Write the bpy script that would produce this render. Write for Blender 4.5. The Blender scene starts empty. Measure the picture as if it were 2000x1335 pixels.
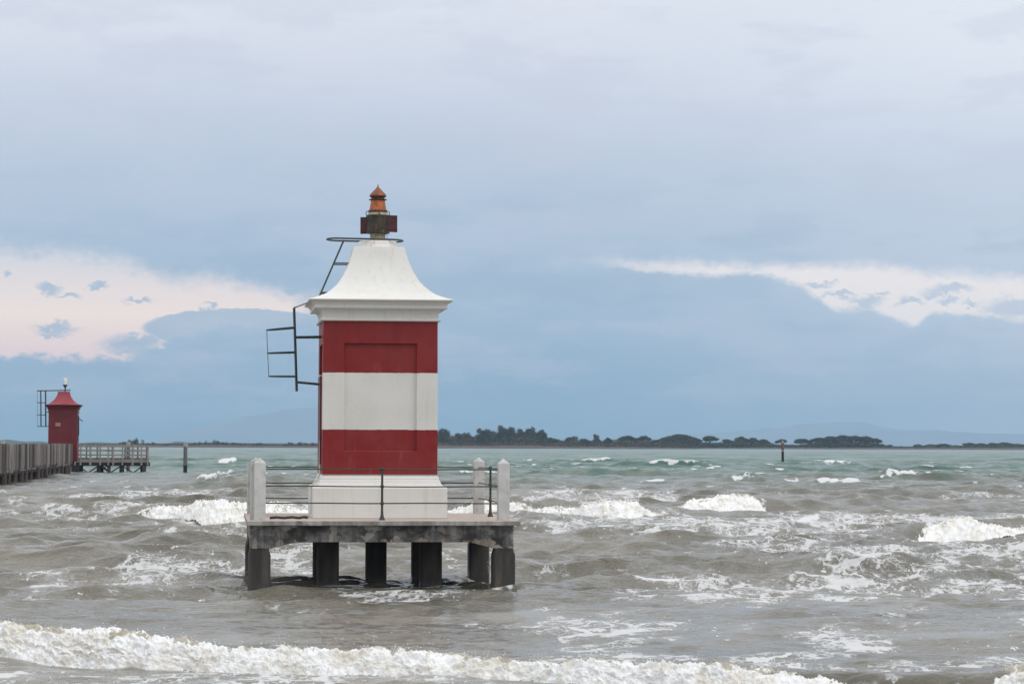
import bpy, math, random
import numpy as np
from mathutils import Vector, Matrix
R = math.radians
PI = math.pi
random.seed(7)
SC = bpy.context.scene
COL = SC.collection

# ------------------------------------------------------------------ camera
FPX = 5000.0            # focal length in pixels of the 2000 px wide photograph
CAMH = 2.6
ROLL = 0.0035
cam = bpy.data.cameras.new('camera')
cam.sensor_width = 36.0
cam.lens = 90.0
cam.clip_start = 0.5
cam.clip_end = 60000
cam.dof.use_dof = True
cam.dof.focus_distance = 46.5
cam.dof.aperture_fstop = 7.1
co = bpy.data.objects.new('camera', cam)
COL.objects.link(co)
co.location = (0, 0, CAMH)
co.matrix_world = Matrix.Translation((0, 0, CAMH)) @ Matrix.Rotation(R(90) + math.atan(199.5 / FPX), 4, 'X') @ Matrix.Rotation(ROLL, 4, 'Z')
SC.camera = co
SC.render.engine = 'CYCLES'
SC.view_settings.view_transform = 'Standard'
SC.view_settings.look = 'None'
SC.view_settings.exposure = 0.0
SC.view_settings.gamma = 1.0
SC.cycles.use_denoising = True
SC.cycles.denoising_prefilter = 'ACCURATE'
SC.cycles.max_bounces = 6
SC.cycles.volume_bounces = 1
SC.cycles.sample_clamp_indirect = 6.0

def hz(px): return 867.0 + (px - 1000.0) * ROLL
def G(px, py, z=0.0):
    """pixel of the photograph -> point on the horizontal plane z"""
    d = (CAMH - z) * FPX / (py - hz(px))
    return ((px - 1000.0) / FPX * d, d)
def P(px, py, d):
    """pixel -> point at distance d along +Y"""
    return ((px - 1000.0) / FPX * d, d, CAMH + (hz(px) - py) / FPX * d)

# ------------------------------------------------------------------ little node language
class V:
    nt = None
    def __init__(s, x): s.x = x
    def __add__(a, b): return M('ADD', a, b)
    def __radd__(a, b): return M('ADD', b, a)
    def __sub__(a, b): return M('SUBTRACT', a, b)
    def __rsub__(a, b): return M('SUBTRACT', b, a)
    def __mul__(a, b): return M('MULTIPLY', a, b)
    def __rmul__(a, b): return M('MULTIPLY', b, a)
    def __truediv__(a, b): return M('DIVIDE', a, b)
def link(nt, sock, v):
    if isinstance(v, V): nt.links.new(v.x, sock)
    elif isinstance(v, bpy.types.NodeSocket): nt.links.new(v, sock)
    else: sock.default_value = v
def M(op, *a):
    n = V.nt.nodes.new('ShaderNodeMath'); n.operation = op
    for i, v in enumerate(a): link(V.nt, n.inputs[i], v)
    return V(n.outputs[0])
def smooth(v, a, b, lo=0.0, hi=1.0):
    n = V.nt.nodes.new('ShaderNodeMapRange'); n.interpolation_type = 'SMOOTHSTEP'
    for i, q in enumerate((v, a, b, lo, hi)): link(V.nt, n.inputs[i], q)
    return V(n.outputs[0])
def lin(v, a, b, lo=0.0, hi=1.0):
    n = V.nt.nodes.new('ShaderNodeMapRange')
    for i, q in enumerate((v, a, b, lo, hi)): link(V.nt, n.inputs[i], q)
    return V(n.outputs[0])
def vec(x, y, z):
    n = V.nt.nodes.new('ShaderNodeCombineXYZ')
    for i, q in enumerate((x, y, z)): link(V.nt, n.inputs[i], q)
    return V(n.outputs[0])
def noise(v, scale, detail=4.0, rough=0.5, dist=0.0):
    n = V.nt.nodes.new('ShaderNodeTexNoise')
    link(V.nt, n.inputs['Vector'], v); link(V.nt, n.inputs['Scale'], scale)
    n.inputs['Detail'].default_value = detail; n.inputs['Roughness'].default_value = rough
    n.inputs['Distortion'].default_value = dist
    return V(n.outputs[0])
def mix(f, a, b, mode='MIX'):
    n = V.nt.nodes.new('ShaderNodeMix'); n.data_type = 'RGBA'; n.blend_type = mode
    link(V.nt, n.inputs[0], f)
    for i, q in ((6, a), (7, b)):
        if isinstance(q, tuple) and len(q) == 3: q = q + (1.0,)
        link(V.nt, n.inputs[i], q)
    return V(n.outputs[2])
def curve(v, pts):
    """piecewise curve through (x, y) points, any range"""
    xs = [p[0] for p in pts]; ys = [p[1] for p in pts]
    x0, x1 = min(xs), max(xs); y0, y1 = min(ys), max(ys)
    if y1 - y0 < 1e-9: y1 = y0 + 1e-9
    n = V.nt.nodes.new('ShaderNodeFloatCurve')
    c = n.mapping.curves[0]
    q = [((x - x0) / (x1 - x0), (y - y0) / (y1 - y0)) for x, y in pts]
    c.points[0].location = q[0]; c.points[1].location = q[-1]
    for a in q[1:-1]: c.points.new(*a)
    for p in c.points: p.handle_type = 'VECTOR'
    n.mapping.update()
    link(V.nt, n.inputs['Value'], lin(v, x0, x1))
    return V(n.outputs[0]) * (y1 - y0) + y0
def ramp(v, stops):
    n = V.nt.nodes.new('ShaderNodeValToRGB'); e = n.color_ramp.elements
    while len(e) < len(stops): e.new(0.5)
    for i, (p, c) in enumerate(stops):
        e[i].position = p; e[i].color = tuple(c) + (1.0,)
    link(V.nt, n.inputs[0], v)
    return V(n.outputs[0])
def s2l(c):
    return tuple(((x / 255.0) / 12.92 if x / 255.0 < 0.04045 else ((x / 255.0 + 0.055) / 1.055) ** 2.4) for x in c)

# ------------------------------------------------------------------ sky and sun
SUN_EL = R(52)
# the sun stands behind the camera's right shoulder, veiled by the overcast
sun_dir = Vector((math.sin(R(118)) * math.cos(SUN_EL), math.cos(R(118)) * math.cos(SUN_EL), math.sin(SUN_EL)))
W = bpy.data.worlds.new('World'); SC.world = W; W.use_nodes = True
nt = W.node_tree; nt.nodes.clear(); V.nt = nt
wo = nt.nodes.new('ShaderNodeOutputWorld'); bg = nt.nodes.new('ShaderNodeBackground')
nt.links.new(bg.outputs[0], wo.inputs[0])
bg.inputs['Strength'].default_value = 0.1
sky = nt.nodes.new('ShaderNodeTexSky'); sky.sky_type = 'NISHITA'; sky.sun_disc = False
sky.sun_elevation = SUN_EL; sky.sun_rotation = math.atan2(sun_dir.x, sun_dir.y)
sky.air_density = 1.0; sky.dust_density = 2.0
tc = nt.nodes.new('ShaderNodeTexCoord')
sep = nt.nodes.new('ShaderNodeSeparateXYZ'); nt.links.new(tc.outputs['Generated'], sep.inputs[0])
X, Y, Z = V(sep.outputs[0]), V(sep.outputs[1]), V(sep.outputs[2])
az = M('ARCTAN2', X, Y)                         # radians, 0 = seaward
el = M('ARCSINE', Z)
Dv = V(tc.outputs['Generated'])
def au(px): return math.atan((px - 1000) / FPX)
def ev(py, px=1000): return math.atan((hz(px) - py) / FPX)
pos = vec(az, el, 0.0)
n1 = noise(vec(az * 1.0, el * 1.9, 0.3), 22.0, 6.0, 0.55) - 0.5
n2 = noise(vec(az * 1.0, el * 1.6, 4.3), 90.0, 5.0, 0.6) - 0.5
n4 = noise(vec(az, el * 1.5, 7.7), 240.0, 4.0, 0.6) - 0.5
n3 = noise(vec(az * 0.6, el * 2.2, 9.3), 9.0, 4.0, 0.5) - 0.5
# general overcast, horizon to zenith
stops = [(ev(890), (122, 161, 187)), (ev(840), (127, 164, 190)), (ev(780), (141, 174, 198)), (ev(700), (157, 183, 207)), (ev(600), (167, 190, 212)),
         (ev(450), (179, 196, 216)), (ev(300), (193, 204, 222)), (ev(150), (211, 217, 230)), (ev(0), (225, 229, 239)),
         (R(25), (246, 247, 250)), (R(50), (252, 252, 252))]
lo, hi = stops[0][0], stops[-1][0]
elw = el + n3 * 0.030 + n1 * 0.012 + n2 * .003
base = ramp(M('POWER', lin(elw, lo, hi), 0.5), [(((a - lo) / (hi - lo)) ** 0.5, s2l(c)) for a, c in stops])
# lower sky paler to the right, upper sky paler to the right
right = smooth(az, au(1000), au(2100))
left = smooth(az, au(900), au(-200))
low = smooth(el, ev(560), ev(760))
base = mix(right * 0.8, base, s2l((204, 214, 230)))
base = mix(smooth(el, ev(420), ev(30)) * right * 0.55, base, s2l((246, 248, 252)))
base = mix(low * smooth(az, au(820), au(1080)) * (1.0 - right) * 0.22, base, s2l((115, 165, 195)))
# soft bands low in the sky
band = smooth(el + n1 * 0.008, ev(760), ev(735)) * smooth(el, ev(640), ev(720), 1.0, 0.0) * 1.0
bl = smooth(el + n1 * 0.012 + n2 * 0.004, ev(815), ev(770)) * smooth(el + n1 * .01, ev(740), ev(700), 1.0, 0.0)
base = mix(bl * left * 0.65, base, s2l((158, 179, 203)))
br = smooth(el + n1 * 0.010 + n2 * 0.003, ev(800), ev(770)) * smooth(el + n1 * .008, ev(765), ev(738), 1.0, 0.0) * smooth(az, au(1250), au(1500))
base = mix(br * 0.6, base, s2l((190, 203, 220)))
n5 = noise(vec(az * 1.0, el * 3.6, 2.2), 16.0, 6.0, 0.55) - 0.5
n6 = noise(vec(az * 1.0, el * 2.6, 6.2), 42.0, 6.0, 0.6) - 0.5
base = mix(smooth(n5 + n6 * .35, -0.03, 0.12) * 0.42 * smooth(el, ev(850), ev(780)) * smooth(el, ev(600), ev(690), 0.7, 1.0), base, s2l((196, 202, 220)))
base = mix(smooth(n5 * -1.0 + n6 * .3, 0.0, 0.14) * 0.30 * smooth(el, ev(250), ev(480)), base, s2l((152, 176, 200)))
base = mix(smooth(n6 + n1 * .5, 0.0, 0.15) * 0.07, base, s2l((214, 220, 232)))
# bright openings: left and right, each between two wavy edges
def opening(top, bot, a0, a1, s_top, s_bot, wob):
    t = curve(az, [(au(x), ev(y, 1000)) for x, y in top])
    b = curve(az, [(au(x), ev(y, 1000)) for x, y in bot])
    e = el + n1 * wob * 0.9 + n2 * wob * 2.0 + n4 * wob * 1.3
    return smooth(e, t + s_top, t - s_top) * smooth(e, b - s_bot, b + s_bot) * a0 * a1
cl = opening([(-1500, 420), (-300, 495), (0, 497), (230, 512), (330, 548), (430, 545), (520, 572), (620, 583), (760, 640)],
             [(-1500, 690), (-300, 712), (0, 702), (150, 708), (240, 712), (345, 664), (440, 640), (620, 642), (760, 650)],
             1.0, smooth(az, au(660), au(560)), 0.0055, 0.0022, 0.005)
cr = opening([(1100, 508), (1180, 512), (1400, 517), (1700, 520), (1850, 535), (2000, 545), (2600, 540), (3500, 600)],
             [(1100, 512), (1180, 514), (1280, 527), (1405, 538), (1460, 530), (1540, 545), (1590, 575), (1630, 607), (1700, 600), (1760, 628), (1790, 640), (1815, 612), (1900, 615), (2000, 628), (2600, 640), (3500, 660)],
             smooth(az, au(1120), au(1230)), 1.0, 0.0034, 0.0018, 0.0030)
def puff(px, py, rx, ry, soft=0.6):
    dx = (az - au(px) + n2 * 0.014 + n4 * 0.007) / (rx / FPX)
    dy = (el - ev(py) + n2 * 0.010 + n4 * 0.008 + n1 * 0.004) / (ry / FPX)
    return smooth(M('SQRT', dx * dx + dy * dy), 1.0 + soft, 1.0 - soft)
puffs = None
for a in [(92, 573, 24, 10), (132, 588, 20, 5), (107, 650, 38, 11), (100, 664, 28, 4), (188, 566, 16, 5), (265, 593, 24, 5), (12, 545, 8, 4), (405, 604, 15, 5), (590, 555, 60, 16), (262, 674, 52, 17), (300, 690, 80, 12),
          (1595, 558, 28, 6), (1640, 577, 34, 5), (1725, 573, 13, 5), (1853, 570, 40, 10), (1780, 588, 26, 7), (1848, 592, 14, 6), (1900, 594, 18, 4), (1985, 602, 52, 16), (1690, 590, 30, 10)]:
    p = puff(*a)
    puffs = p if puffs is None else M('MAXIMUM', puffs, p)
lens = smooth(M('SQRT', M('POWER', (az - au(475) + n2 * .006) / (188 / FPX), 2.0) + M('POWER', (el - ev(645) + n4 * .0025) / (39 / FPX), 2.0)), 1.06, .97)
puffs = M('MAXIMUM', puffs, lens)
cream = ramp(lin(el, ev(700), ev(520)), [(0.0, (1.06, .79, .735)), (0.45, (1.10, .88, .775)), (1.0, (.79, .75, .77))])
base = mix(cl * (1.0 - puffs * 0.85) * 0.97, base, cream)
base = mix(cr * (1.0 - puffs * 0.85) * 0.95, base, (.98, .90, .87))
# the overcast fills the sky; a little of the clear sky shows through it
n = nt.nodes.new('ShaderNodeMix'); n.data_type = 'RGBA'; n.blend_type = 'MULTIPLY'
k = 10.0
sc = nt.nodes.new('ShaderNodeVectorMath'); sc.operation = 'SCALE'; nt.links.new(base.x, sc.inputs[0]); sc.inputs['Scale'].default_value = k * 1.07
out = mix(0.04, V(sc.outputs[0]), V(sky.outputs[0]))
# the overcast is brightest overhead and behind the camera
up = smooth(el, R(11), R(50)) * 0.35 + 1.0
s2 = nt.nodes.new('ShaderNodeVectorMath'); s2.operation = 'SCALE'; nt.links.new(out.x, s2.inputs[0]); nt.links.new(up.x, s2.inputs['Scale'])
nt.links.new(s2.outputs[0], bg.inputs['Color'])

L = bpy.data.lights.new('sun', 'SUN'); L.energy = 0.95; L.angle = R(25); L.color = (1.0, 0.95, 0.88)
lo_ = bpy.data.objects.new('sun', L); COL.objects.link(lo_)
lo_.rotation_euler = sun_dir.to_track_quat('Z', 'Y').to_euler()

# ------------------------------------------------------------------ helpers
def tag(o, label=None, cat=None, group=None, kind=None):
    if label: o['label'] = label
    if cat: o['category'] = cat
    if group: o['group'] = group
    if kind: o['kind'] = kind
    return o
def empty(name, loc, rz=0.0):
    o = bpy.data.objects.new(name, None); COL.objects.link(o)
    o.location = loc; o.rotation_euler = (0, 0, rz); o.empty_display_size = 0.3
    return o
class MB:
    def __init__(s): s.v = []; s.f = []
    def add(s, vs, fs):
        b = len(s.v); s.v += [tuple(p) for p in vs]; s.f += [tuple(i + b for i in f) for f in fs]
    def box(s, x0, x1, y0, y1, z0, z1, mat=None):
        vs = [(x, y, z) for z in (z0, z1) for x, y in ((x0, y0), (x1, y0), (x1, y1), (x0, y1))]
        if mat: vs = [mat @ Vector(p) for p in vs]
        s.add(vs, [(3, 2, 1, 0), (4, 5, 6, 7), (0, 1, 5, 4), (1, 2, 6, 5), (2, 3, 7, 6), (3, 0, 4, 7)])
    def tube(s, a, b, r, n=10, r2=None):
        a, b = Vector(a), Vector(b); d = (b - a).normalized(); r2 = r if r2 is None else r2
        u = d.orthogonal().normalized(); w = d.cross(u)
        vs = []
        for p, rr in ((a, r), (b, r2)):
            for i in range(n):
                t = 2 * PI * i / n; vs.append(p + (u * math.cos(t) + w * math.sin(t)) * rr)
        fs = [(i, (i + 1) % n, n + (i + 1) % n, n + i) for i in range(n)]
        fs += [tuple(range(n - 1, -1, -1)), tuple(range(n, 2 * n))]
        s.add(vs, fs)
    def path(s, pts, r, n=8, closed=False):
        pts = [Vector(p) for p in pts]; m = len(pts); vs = []; fs = []
        up = None
        for i, p in enumerate(pts):
            if closed: d = pts[(i + 1) % m] - pts[i - 1]
            else: d = pts[min(i + 1, m - 1)] - pts[max(i - 1, 0)]
            d.normalize()
            if up is None: up = d.orthogonal().normalized()
            up = (up - d * up.dot(d)).normalized(); w = d.cross(up)
            rr = r[i] if isinstance(r, (list, tuple)) else r
            for k in range(n):
                t = 2 * PI * k / n; vs.append(p + (up * math.cos(t) + w * math.sin(t)) * rr)
        for i in range(m if closed else m - 1):
            j = (i + 1) % m
            for k in range(n): fs.append((i * n + k, i * n + (k + 1) % n, j * n + (k + 1) % n, j * n + k))
        if not closed: fs += [tuple(range(n - 1, -1, -1)), tuple(range((m - 1) * n, m * n))]
        s.add(vs, fs)
    def ball(s, c, r, n=10, sz=1.0):
        s.lathe([(r * math.sin(PI * i / 8), c[2] - r * sz * math.cos(PI * i / 8)) for i in range(9)], (c[0], c[1]), n)
    def lathe(s, prof, c=(0, 0), n=24):
        vs = []
        for rr, z in prof:
            for i in range(n):
                t = 2 * PI * (i + .5) / n; vs.append((c[0] + max(rr, 1e-4) * math.cos(t), c[1] + max(rr, 1e-4) * math.sin(t), z))
        m = len(prof); fs = []
        for j in range(m - 1):
            for i in range(n): fs.append((j * n + i, j * n + (i + 1) % n, (j + 1) * n + (i + 1) % n, (j + 1) * n + i))
        fs += [tuple(range(n - 1, -1, -1)), tuple(range((m - 1) * n, m * n))]
        s.add(vs, fs)
    def square(s, prof, c=(0, 0), ch=0.0):
        """stack of square rings (half side, z), with optional chamfered corners"""
        vs = []; k = 4 if ch <= 0 else 8
        for h, z in prof:
            if k == 4: ring = [(-h, -h), (h, -h), (h, h), (-h, h)]
            else: ring = [(-h + ch, -h), (h - ch, -h), (h, -h + ch), (h, h - ch), (h - ch, h), (-h + ch, h), (-h, h - ch), (-h, -h + ch)]
            vs += [(c[0] + x, c[1] + y, z) for x, y in ring]
        m = len(prof); fs = []
        for j in range(m - 1):
            for i in range(k): fs.append((j * k + i, j * k + (i + 1) % k, (j + 1) * k + (i + 1) % k, (j + 1) * k + i))
        fs += [tuple(range(k - 1, -1, -1)), tuple(range((m - 1) * k, m * k))]
        s.add(vs, fs)
    def extrude(s, poly, y0, y1, mat=None):
        """polygon in x,z pushed along y"""
        n = len(poly); vs = [(x, y0, z) for x, z in poly] + [(x, y1, z) for x, z in poly]
        if mat: vs = [mat @ Vector(p) for p in vs]
        fs = [(i, (i + 1) % n, n + (i + 1) % n, n + i) for i in range(n)] + [tuple(range(n - 1, -1, -1)), tuple(range(n, 2 * n))]
        s.add(vs, fs)
    def build(s, name, m, parent=None, smooth_=True, bevel=0.0, ang=35, seg=2, loc=None):
        me = bpy.data.meshes.new(name); me.from_pydata(s.v, [], s.f); me.validate()
        import bmesh
        bm = bmesh.new(); bm.from_mesh(me); bmesh.ops.recalc_face_normals(bm, faces=bm.faces); bm.to_mesh(me); bm.free()
        if m: me.materials.append(m)
        o = bpy.data.objects.new(name, me); COL.objects.link(o)
        if parent: o.parent = parent
        if loc: o.location = loc
        if smooth_:
            me.shade_smooth(); me.set_sharp_from_angle(angle=R(ang))
        if bevel > 0:
            b = o.modifiers.new('Bevel', 'BEVEL'); b.width = bevel; b.segments = seg; b.limit_method = 'ANGLE'; b.angle_limit = R(30)
            b.harden_normals = False
        return o

# ------------------------------------------------------------------ materials
def newmat(name):
    m = bpy.data.materials.new(name); m.use_nodes = True
    V.nt = m.node_tree
    b = m.node_tree.nodes['Principled BSDF']
    return m, b
def ocoord():
    t = V.nt.nodes.new('ShaderNodeTexCoord'); s = V.nt.nodes.new('ShaderNodeSeparateXYZ'); V.nt.links.new(t.outputs['Object'], s.inputs[0])
    return V(t.outputs['Object']), V(s.outputs[0]), V(s.outputs[1]), V(s.outputs[2])
def bump(b, h, dist, strength=1.0):
    n = V.nt.nodes.new('ShaderNodeBump'); n.inputs['Distance'].default_value = dist; n.inputs['Strength'].default_value = strength
    link(V.nt, n.inputs['Height'], h); V.nt.links.new(n.outputs[0], b.inputs['Normal'])
def stretch(p, x, y, z): 
    n = V.nt.nodes.new('ShaderNodeVectorMath'); n.operation = 'MULTIPLY'; link(V.nt, n.inputs[0], p); n.inputs[1].default_value = (x, y, z)
    return V(n.outputs[0])

def mat_white(name='white_render', col=(0.72, 0.705, 0.66)):
    m, b = newmat(name); p, x, y, z = ocoord()
    big = noise(p, 1.3, 5); fine = noise(p, 14, 5, .6); streak = noise(stretch(p, 9, 9, .7), 1.0, 5, .6)
    c = mix(smooth(big, .35, .75) * .5, col, tuple(q * .88 for q in col))
    c = mix(smooth(streak, .52, .74) * .34, c, (0.50, 0.45, 0.36))
    c = mix(smooth(noise(stretch(p, 4, 4, 3), 1.0, 6, .7), .60, .68) * .22, c, (0.42, 0.38, 0.31))
    c = mix(smooth(fine, .6, .8) * .25, c, tuple(q * .8 for q in col))
    crack = noise(stretch(p, 2.2, 2.2, 5), 1.0, 7, .62); line = smooth(M('ABSOLUTE', crack - 0.5), 0.0, 0.0035, 1.0, 0.0) * smooth(big, .5, .6)
    c = mix(line * .45, c, (0.35, 0.32, 0.28))
    link(V.nt, b.inputs['Base Color'], c); b.inputs['Roughness'].default_value = .62
    bump(b, noise(p, 30, 4, .6) + big * 3.0, .004, .6)
    return m
def mat_tower():
    """bands of red and white paint at fixed heights on the shaft"""
    m, b = newmat('red_white_paint'); p, x, y, z = ocoord()
    wob = (noise(p, 9, 5, .6) - .5) * .026
    zz = z + wob
    band = M('MAXIMUM', M('LESS_THAN', zz, 1.615), M('GREATER_THAN', zz, 2.655))
    big = noise(p, 1.1, 5, .55); mott = noise(p, 4.5, 6, .65); fine = noise(p, 26, 4, .6)
    red = mix(smooth(big + mott * .35, .5, .86), (0.215, 0.009, 0.009), (0.225, 0.022, 0.021))
    red = mix(smooth(mott, .6, .8) * .55, red, (0.25, 0.040, 0.036))
    red = mix(smooth(noise(stretch(p, 3, 3, .8), 2.2, 5), .62, .78) * .4, red, (0.29, 0.07, 0.06))
    wh = mix(smooth(big, .35, .7) * .5, (0.70, 0.685, 0.635), (0.60, 0.585, 0.53))
    wh = mix(smooth(noise(stretch(p, 8, 8, .6), 1.0, 4), .58, .8) * .3, wh, (0.48, 0.43, 0.35))
    c = mix(band, wh, red)
    crack = noise(stretch(p, 1.5, 1.5, 2.4), 1.0, 8, .6)
    line = smooth(M('ABSOLUTE', crack - 0.47), 0.0, 0.0022, 1.0, 0.0) * smooth(big, .48, .58)
    c = mix(line * .4, c, mix(band, (0.36, 0.32, 0.28), (0.10, 0.01, 0.01)))
    gr = smooth(noise(stretch(p, 5.5, 5.5, .35), 1.0, 6, .65), .50, .72)
    c = mix(gr * smooth(z, 2.2, 3.7) * .45, c, mix(band, (0.36, 0.31, 0.24), (0.12, 0.012, 0.012)))
    c = mix(smooth(noise(stretch(p, 7, 7, 1.2), 1.0, 6, .65), .56, .70) * smooth(z, 1.5, .8) * .45, c, mix(band, (0.4, 0.36, 0.3), (0.33, 0.14, 0.12)))
    link(V.nt, b.inputs['Base Color'], c); b.inputs['Roughness'].default_value = .5; b.inputs['Specular IOR Level'].default_value = .35
    bump(b, fine + big * 4.0 + mott * 1.5, .004, .7)
    return m
def mat_simple(name, cols, rough=.6, metal=0.0, scale=5.0, bumpd=.003, thr=(.4, .65), st=(1, 1, 1), spec=None):
    m, b = newmat(name); p, x, y, z = ocoord(); q = stretch(p, *st)
    c = mix(smooth(noise(q, scale, 6, .62), *thr), cols[0], cols[1])
    if len(cols) > 2: c = mix(smooth(noise(q, scale * 2.7, 5, .6), .56, .68) * .8, c, cols[2])
    link(V.nt, b.inputs['Base Color'], c); b.inputs['Roughness'].default_value = rough; b.inputs['Metallic'].default_value = metal
    if spec is not None: b.inputs['Specular IOR Level'].default_value = spec
    if bumpd: bump(b, noise(q, scale * 5, 5, .6), bumpd)
    return m
def mat_beam():
    m, b = newmat('peeling_concrete'); p, x, y, z = ocoord()
    q = stretch(p, 1, 1, 1.3)
    a = noise(q, 1.5, 6, .6, .4); d = noise(q, 3.8, 7, .62, .2); e = noise(stretch(p, 1, 1, 1.6), 2.9, 5, .55, .25)
    c = mix(smooth(a, .40, .62), (0.045, 0.040, 0.036), (0.28, 0.275, 0.26))
    c = mix(smooth(d, .50, .66) * .75, c, (0.045, 0.04, 0.036))
    patch = smooth(e, .585, .597)
    c = mix(patch, c, mix(smooth(d, .3, .7), (0.44, 0.40, 0.34), (0.34, 0.32, 0.28)))
    lowp = smooth(noise(stretch(p, 1, 1, .3), 3.2, 5, .6, .5) + smooth(z, -.27, -.36) * .16, .68, .70)
    c = mix(lowp, c, (0.33, 0.27, 0.215))
    rust = smooth(noise(q, 5, 5, .6), .63, .72)
    c = mix(rust * .5, c, (0.16, 0.085, 0.05))
    c = mix(smooth(noise(stretch(p, 12, 12, 1.0), 1.0, 5, .6), .46, .66) * .55, c, (0.05, 0.045, 0.04))
    link(V.nt, b.inputs['Base Color'], c); b.inputs['Roughness'].default_value = .8
    bump(b, patch * 1.5 + d + noise(p, 40, 4) * .5, .008, .8)
    return m
def mat_leg():
    m, b = newmat('wet_dark_concrete'); p, x, y, z = ocoord()
    a = noise(stretch(p, 5, 5, .8), 1.0, 6, .6); f = noise(p, 22, 5, .6)
    c = mix(smooth(a, .35, .7), (0.028, 0.024, 0.021), (0.075, 0.066, 0.058))
    c = mix(smooth(a, .55, .75) * smooth(z, -.6, -1.3) * .7, c, (0.13, 0.062, 0.03))
    c = mix(smooth(f, .6, .75) * .5, c, (0.11, 0.10, 0.09))
    wet = smooth(z + a * .2, -.95, -1.15)
    c = mix(wet * .6, c, (0.018, 0.016, 0.014))
    link(V.nt, b.inputs['Base Color'], c); link(V.nt, b.inputs['Roughness'], smooth(wet, 0.0, 1.0, .8, .35))
    bump(b, f + noise(p, 60, 3) * .4, .008, .8)
    return m
def mat_slab():
    m, b = newmat('slab_concrete'); p, x, y, z = ocoord()
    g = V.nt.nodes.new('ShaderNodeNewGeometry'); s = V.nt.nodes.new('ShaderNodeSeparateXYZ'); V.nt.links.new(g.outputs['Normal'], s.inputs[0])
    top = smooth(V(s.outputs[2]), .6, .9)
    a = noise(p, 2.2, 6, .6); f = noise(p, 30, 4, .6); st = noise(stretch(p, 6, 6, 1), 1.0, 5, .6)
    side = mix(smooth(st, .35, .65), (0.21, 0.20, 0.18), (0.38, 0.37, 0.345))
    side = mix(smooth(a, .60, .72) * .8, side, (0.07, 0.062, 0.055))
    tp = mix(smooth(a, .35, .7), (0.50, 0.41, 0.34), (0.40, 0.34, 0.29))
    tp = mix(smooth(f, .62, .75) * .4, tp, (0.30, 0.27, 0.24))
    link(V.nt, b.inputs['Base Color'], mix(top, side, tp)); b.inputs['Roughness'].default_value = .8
    bump(b, f + a * 2.0, .005, .8)
    return m
def mat_board():
    m, b = newmat('weathered_boards'); p, x, y, z = ocoord()
    at = V.nt.nodes.new('ShaderNodeAttribute'); at.attribute_name = 'tone'
    t = V(at.outputs['Fac'])
    g = noise(stretch(p, 6, 6, .9), 1.5, 5, .6)
    c = mix(t, (0.065, 0.052, 0.046), (0.44, 0.385, 0.35))
    c = mix(smooth(g, .4, .7) * .5, c, (0.15, 0.135, 0.125))
    c = mix(smooth(z + g * .8, .55, -.05) * .85, c, (0.022, 0.02, 0.018))
    link(V.nt, b.inputs['Base Color'], c); b.inputs['Roughness'].default_value = .85
    return m

M_WHITE = mat_white()
M_TOWER = mat_tower()
M_COLLAR = mat_simple('rusty_white_paint', [(0.74, 0.72, 0.68), (0.68, 0.65, 0.60), (0.50, 0.26, 0.10)], .5, 0, 3.0, .001, (.4, .6), (1, 1, .35))
M_GREEN = mat_simple('dark_green_iron', [(0.020, 0.034, 0.032), (0.032, 0.046, 0.042), (0.075, 0.050, 0.030)], .45, 0, 6.0, .001)
M_RUSTGREEN = mat_simple('rusting_green_iron', [(0.024, 0.036, 0.032), (0.05, 0.042, 0.032), (0.10, 0.045, 0.022)], .6, 0, 5.0, .001, (.42, .6))
M_COPPER = mat_simple('bright_copper', [(0.44, 0.135, 0.052), (0.25, 0.075, 0.04), (0.10, 0.05, 0.04)], .40, .75, 9.0, .001, (.45, .75))
M_COPPERCAP = mat_simple('brown_copper', [(0.24, 0.082, 0.048), (0.15, 0.062, 0.046), (0.15, 0.08, 0.06)], .42, .7, 7.0, .001)
M_DARKMETAL = mat_simple('sooty_metal', [(0.040, 0.034, 0.026), (0.080, 0.062, 0.042), (0.20, 0.15, 0.07)], .5, .35, 5.0, .002, (.42, .68))
M_DOORMETAL = mat_simple('rusty_dark_red_metal', [(0.045, 0.012, 0.012), (0.085, 0.020, 0.020), (0.03, 0.015, 0.012)], .5, .2, 7.0, .002)
M_CREAM = mat_simple('old_cream_paint', [(0.36, 0.31, 0.20), (0.26, 0.21, 0.13), (0.06, 0.05, 0.035)], .55, 0, 12.0, .001)
M_BLACKBAND = mat_simple('blackened_copper', [(0.030, 0.024, 0.024), (0.055, 0.042, 0.042)], .5, .4, 8.0, .001)
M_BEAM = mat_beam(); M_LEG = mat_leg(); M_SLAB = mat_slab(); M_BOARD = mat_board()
M_POST = mat_simple('post_render', [(0.56, 0.555, 0.525), (0.46, 0.455, 0.43), (0.36, 0.34, 0.30)], .7, 0, 3.0, .003)
M_RUBBER = mat_simple('black_rubber', [(0.02, 0.018, 0.018), (0.035, 0.025, 0.022)], .5, 0, 9.0, .001)
M_REDHUT = mat_simple('dark_red_paint', [(0.120, 0.003, 0.006), (0.132, 0.006, 0.010), (0.15, 0.012, 0.016)], .5, 0, 1.2, .002, (.35, .7))
M_REDROOF = mat_simple('faded_red_roof_paint', [(0.25, 0.020, 0.030), (0.28, 0.034, 0.044), (0.19, 0.03, 0.04)], .45, 0, 1.2, .002)
M_IRON = mat_simple('dark_iron', [(0.025, 0.025, 0.025), (0.045, 0.04, 0.036)], .5, 0, 4.0, .001)
M_LAMP = mat_simple('milky_glass', [(0.80, 0.78, 0.70), (0.70, 0.66, 0.56)], .25, 0, 2.0, 0)
M_PLATE = mat_simple('faded_pink_plate', [(0.45, 0.24, 0.22), (0.38, 0.19, 0.18)], .6, 0, 3.0, 0)
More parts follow.
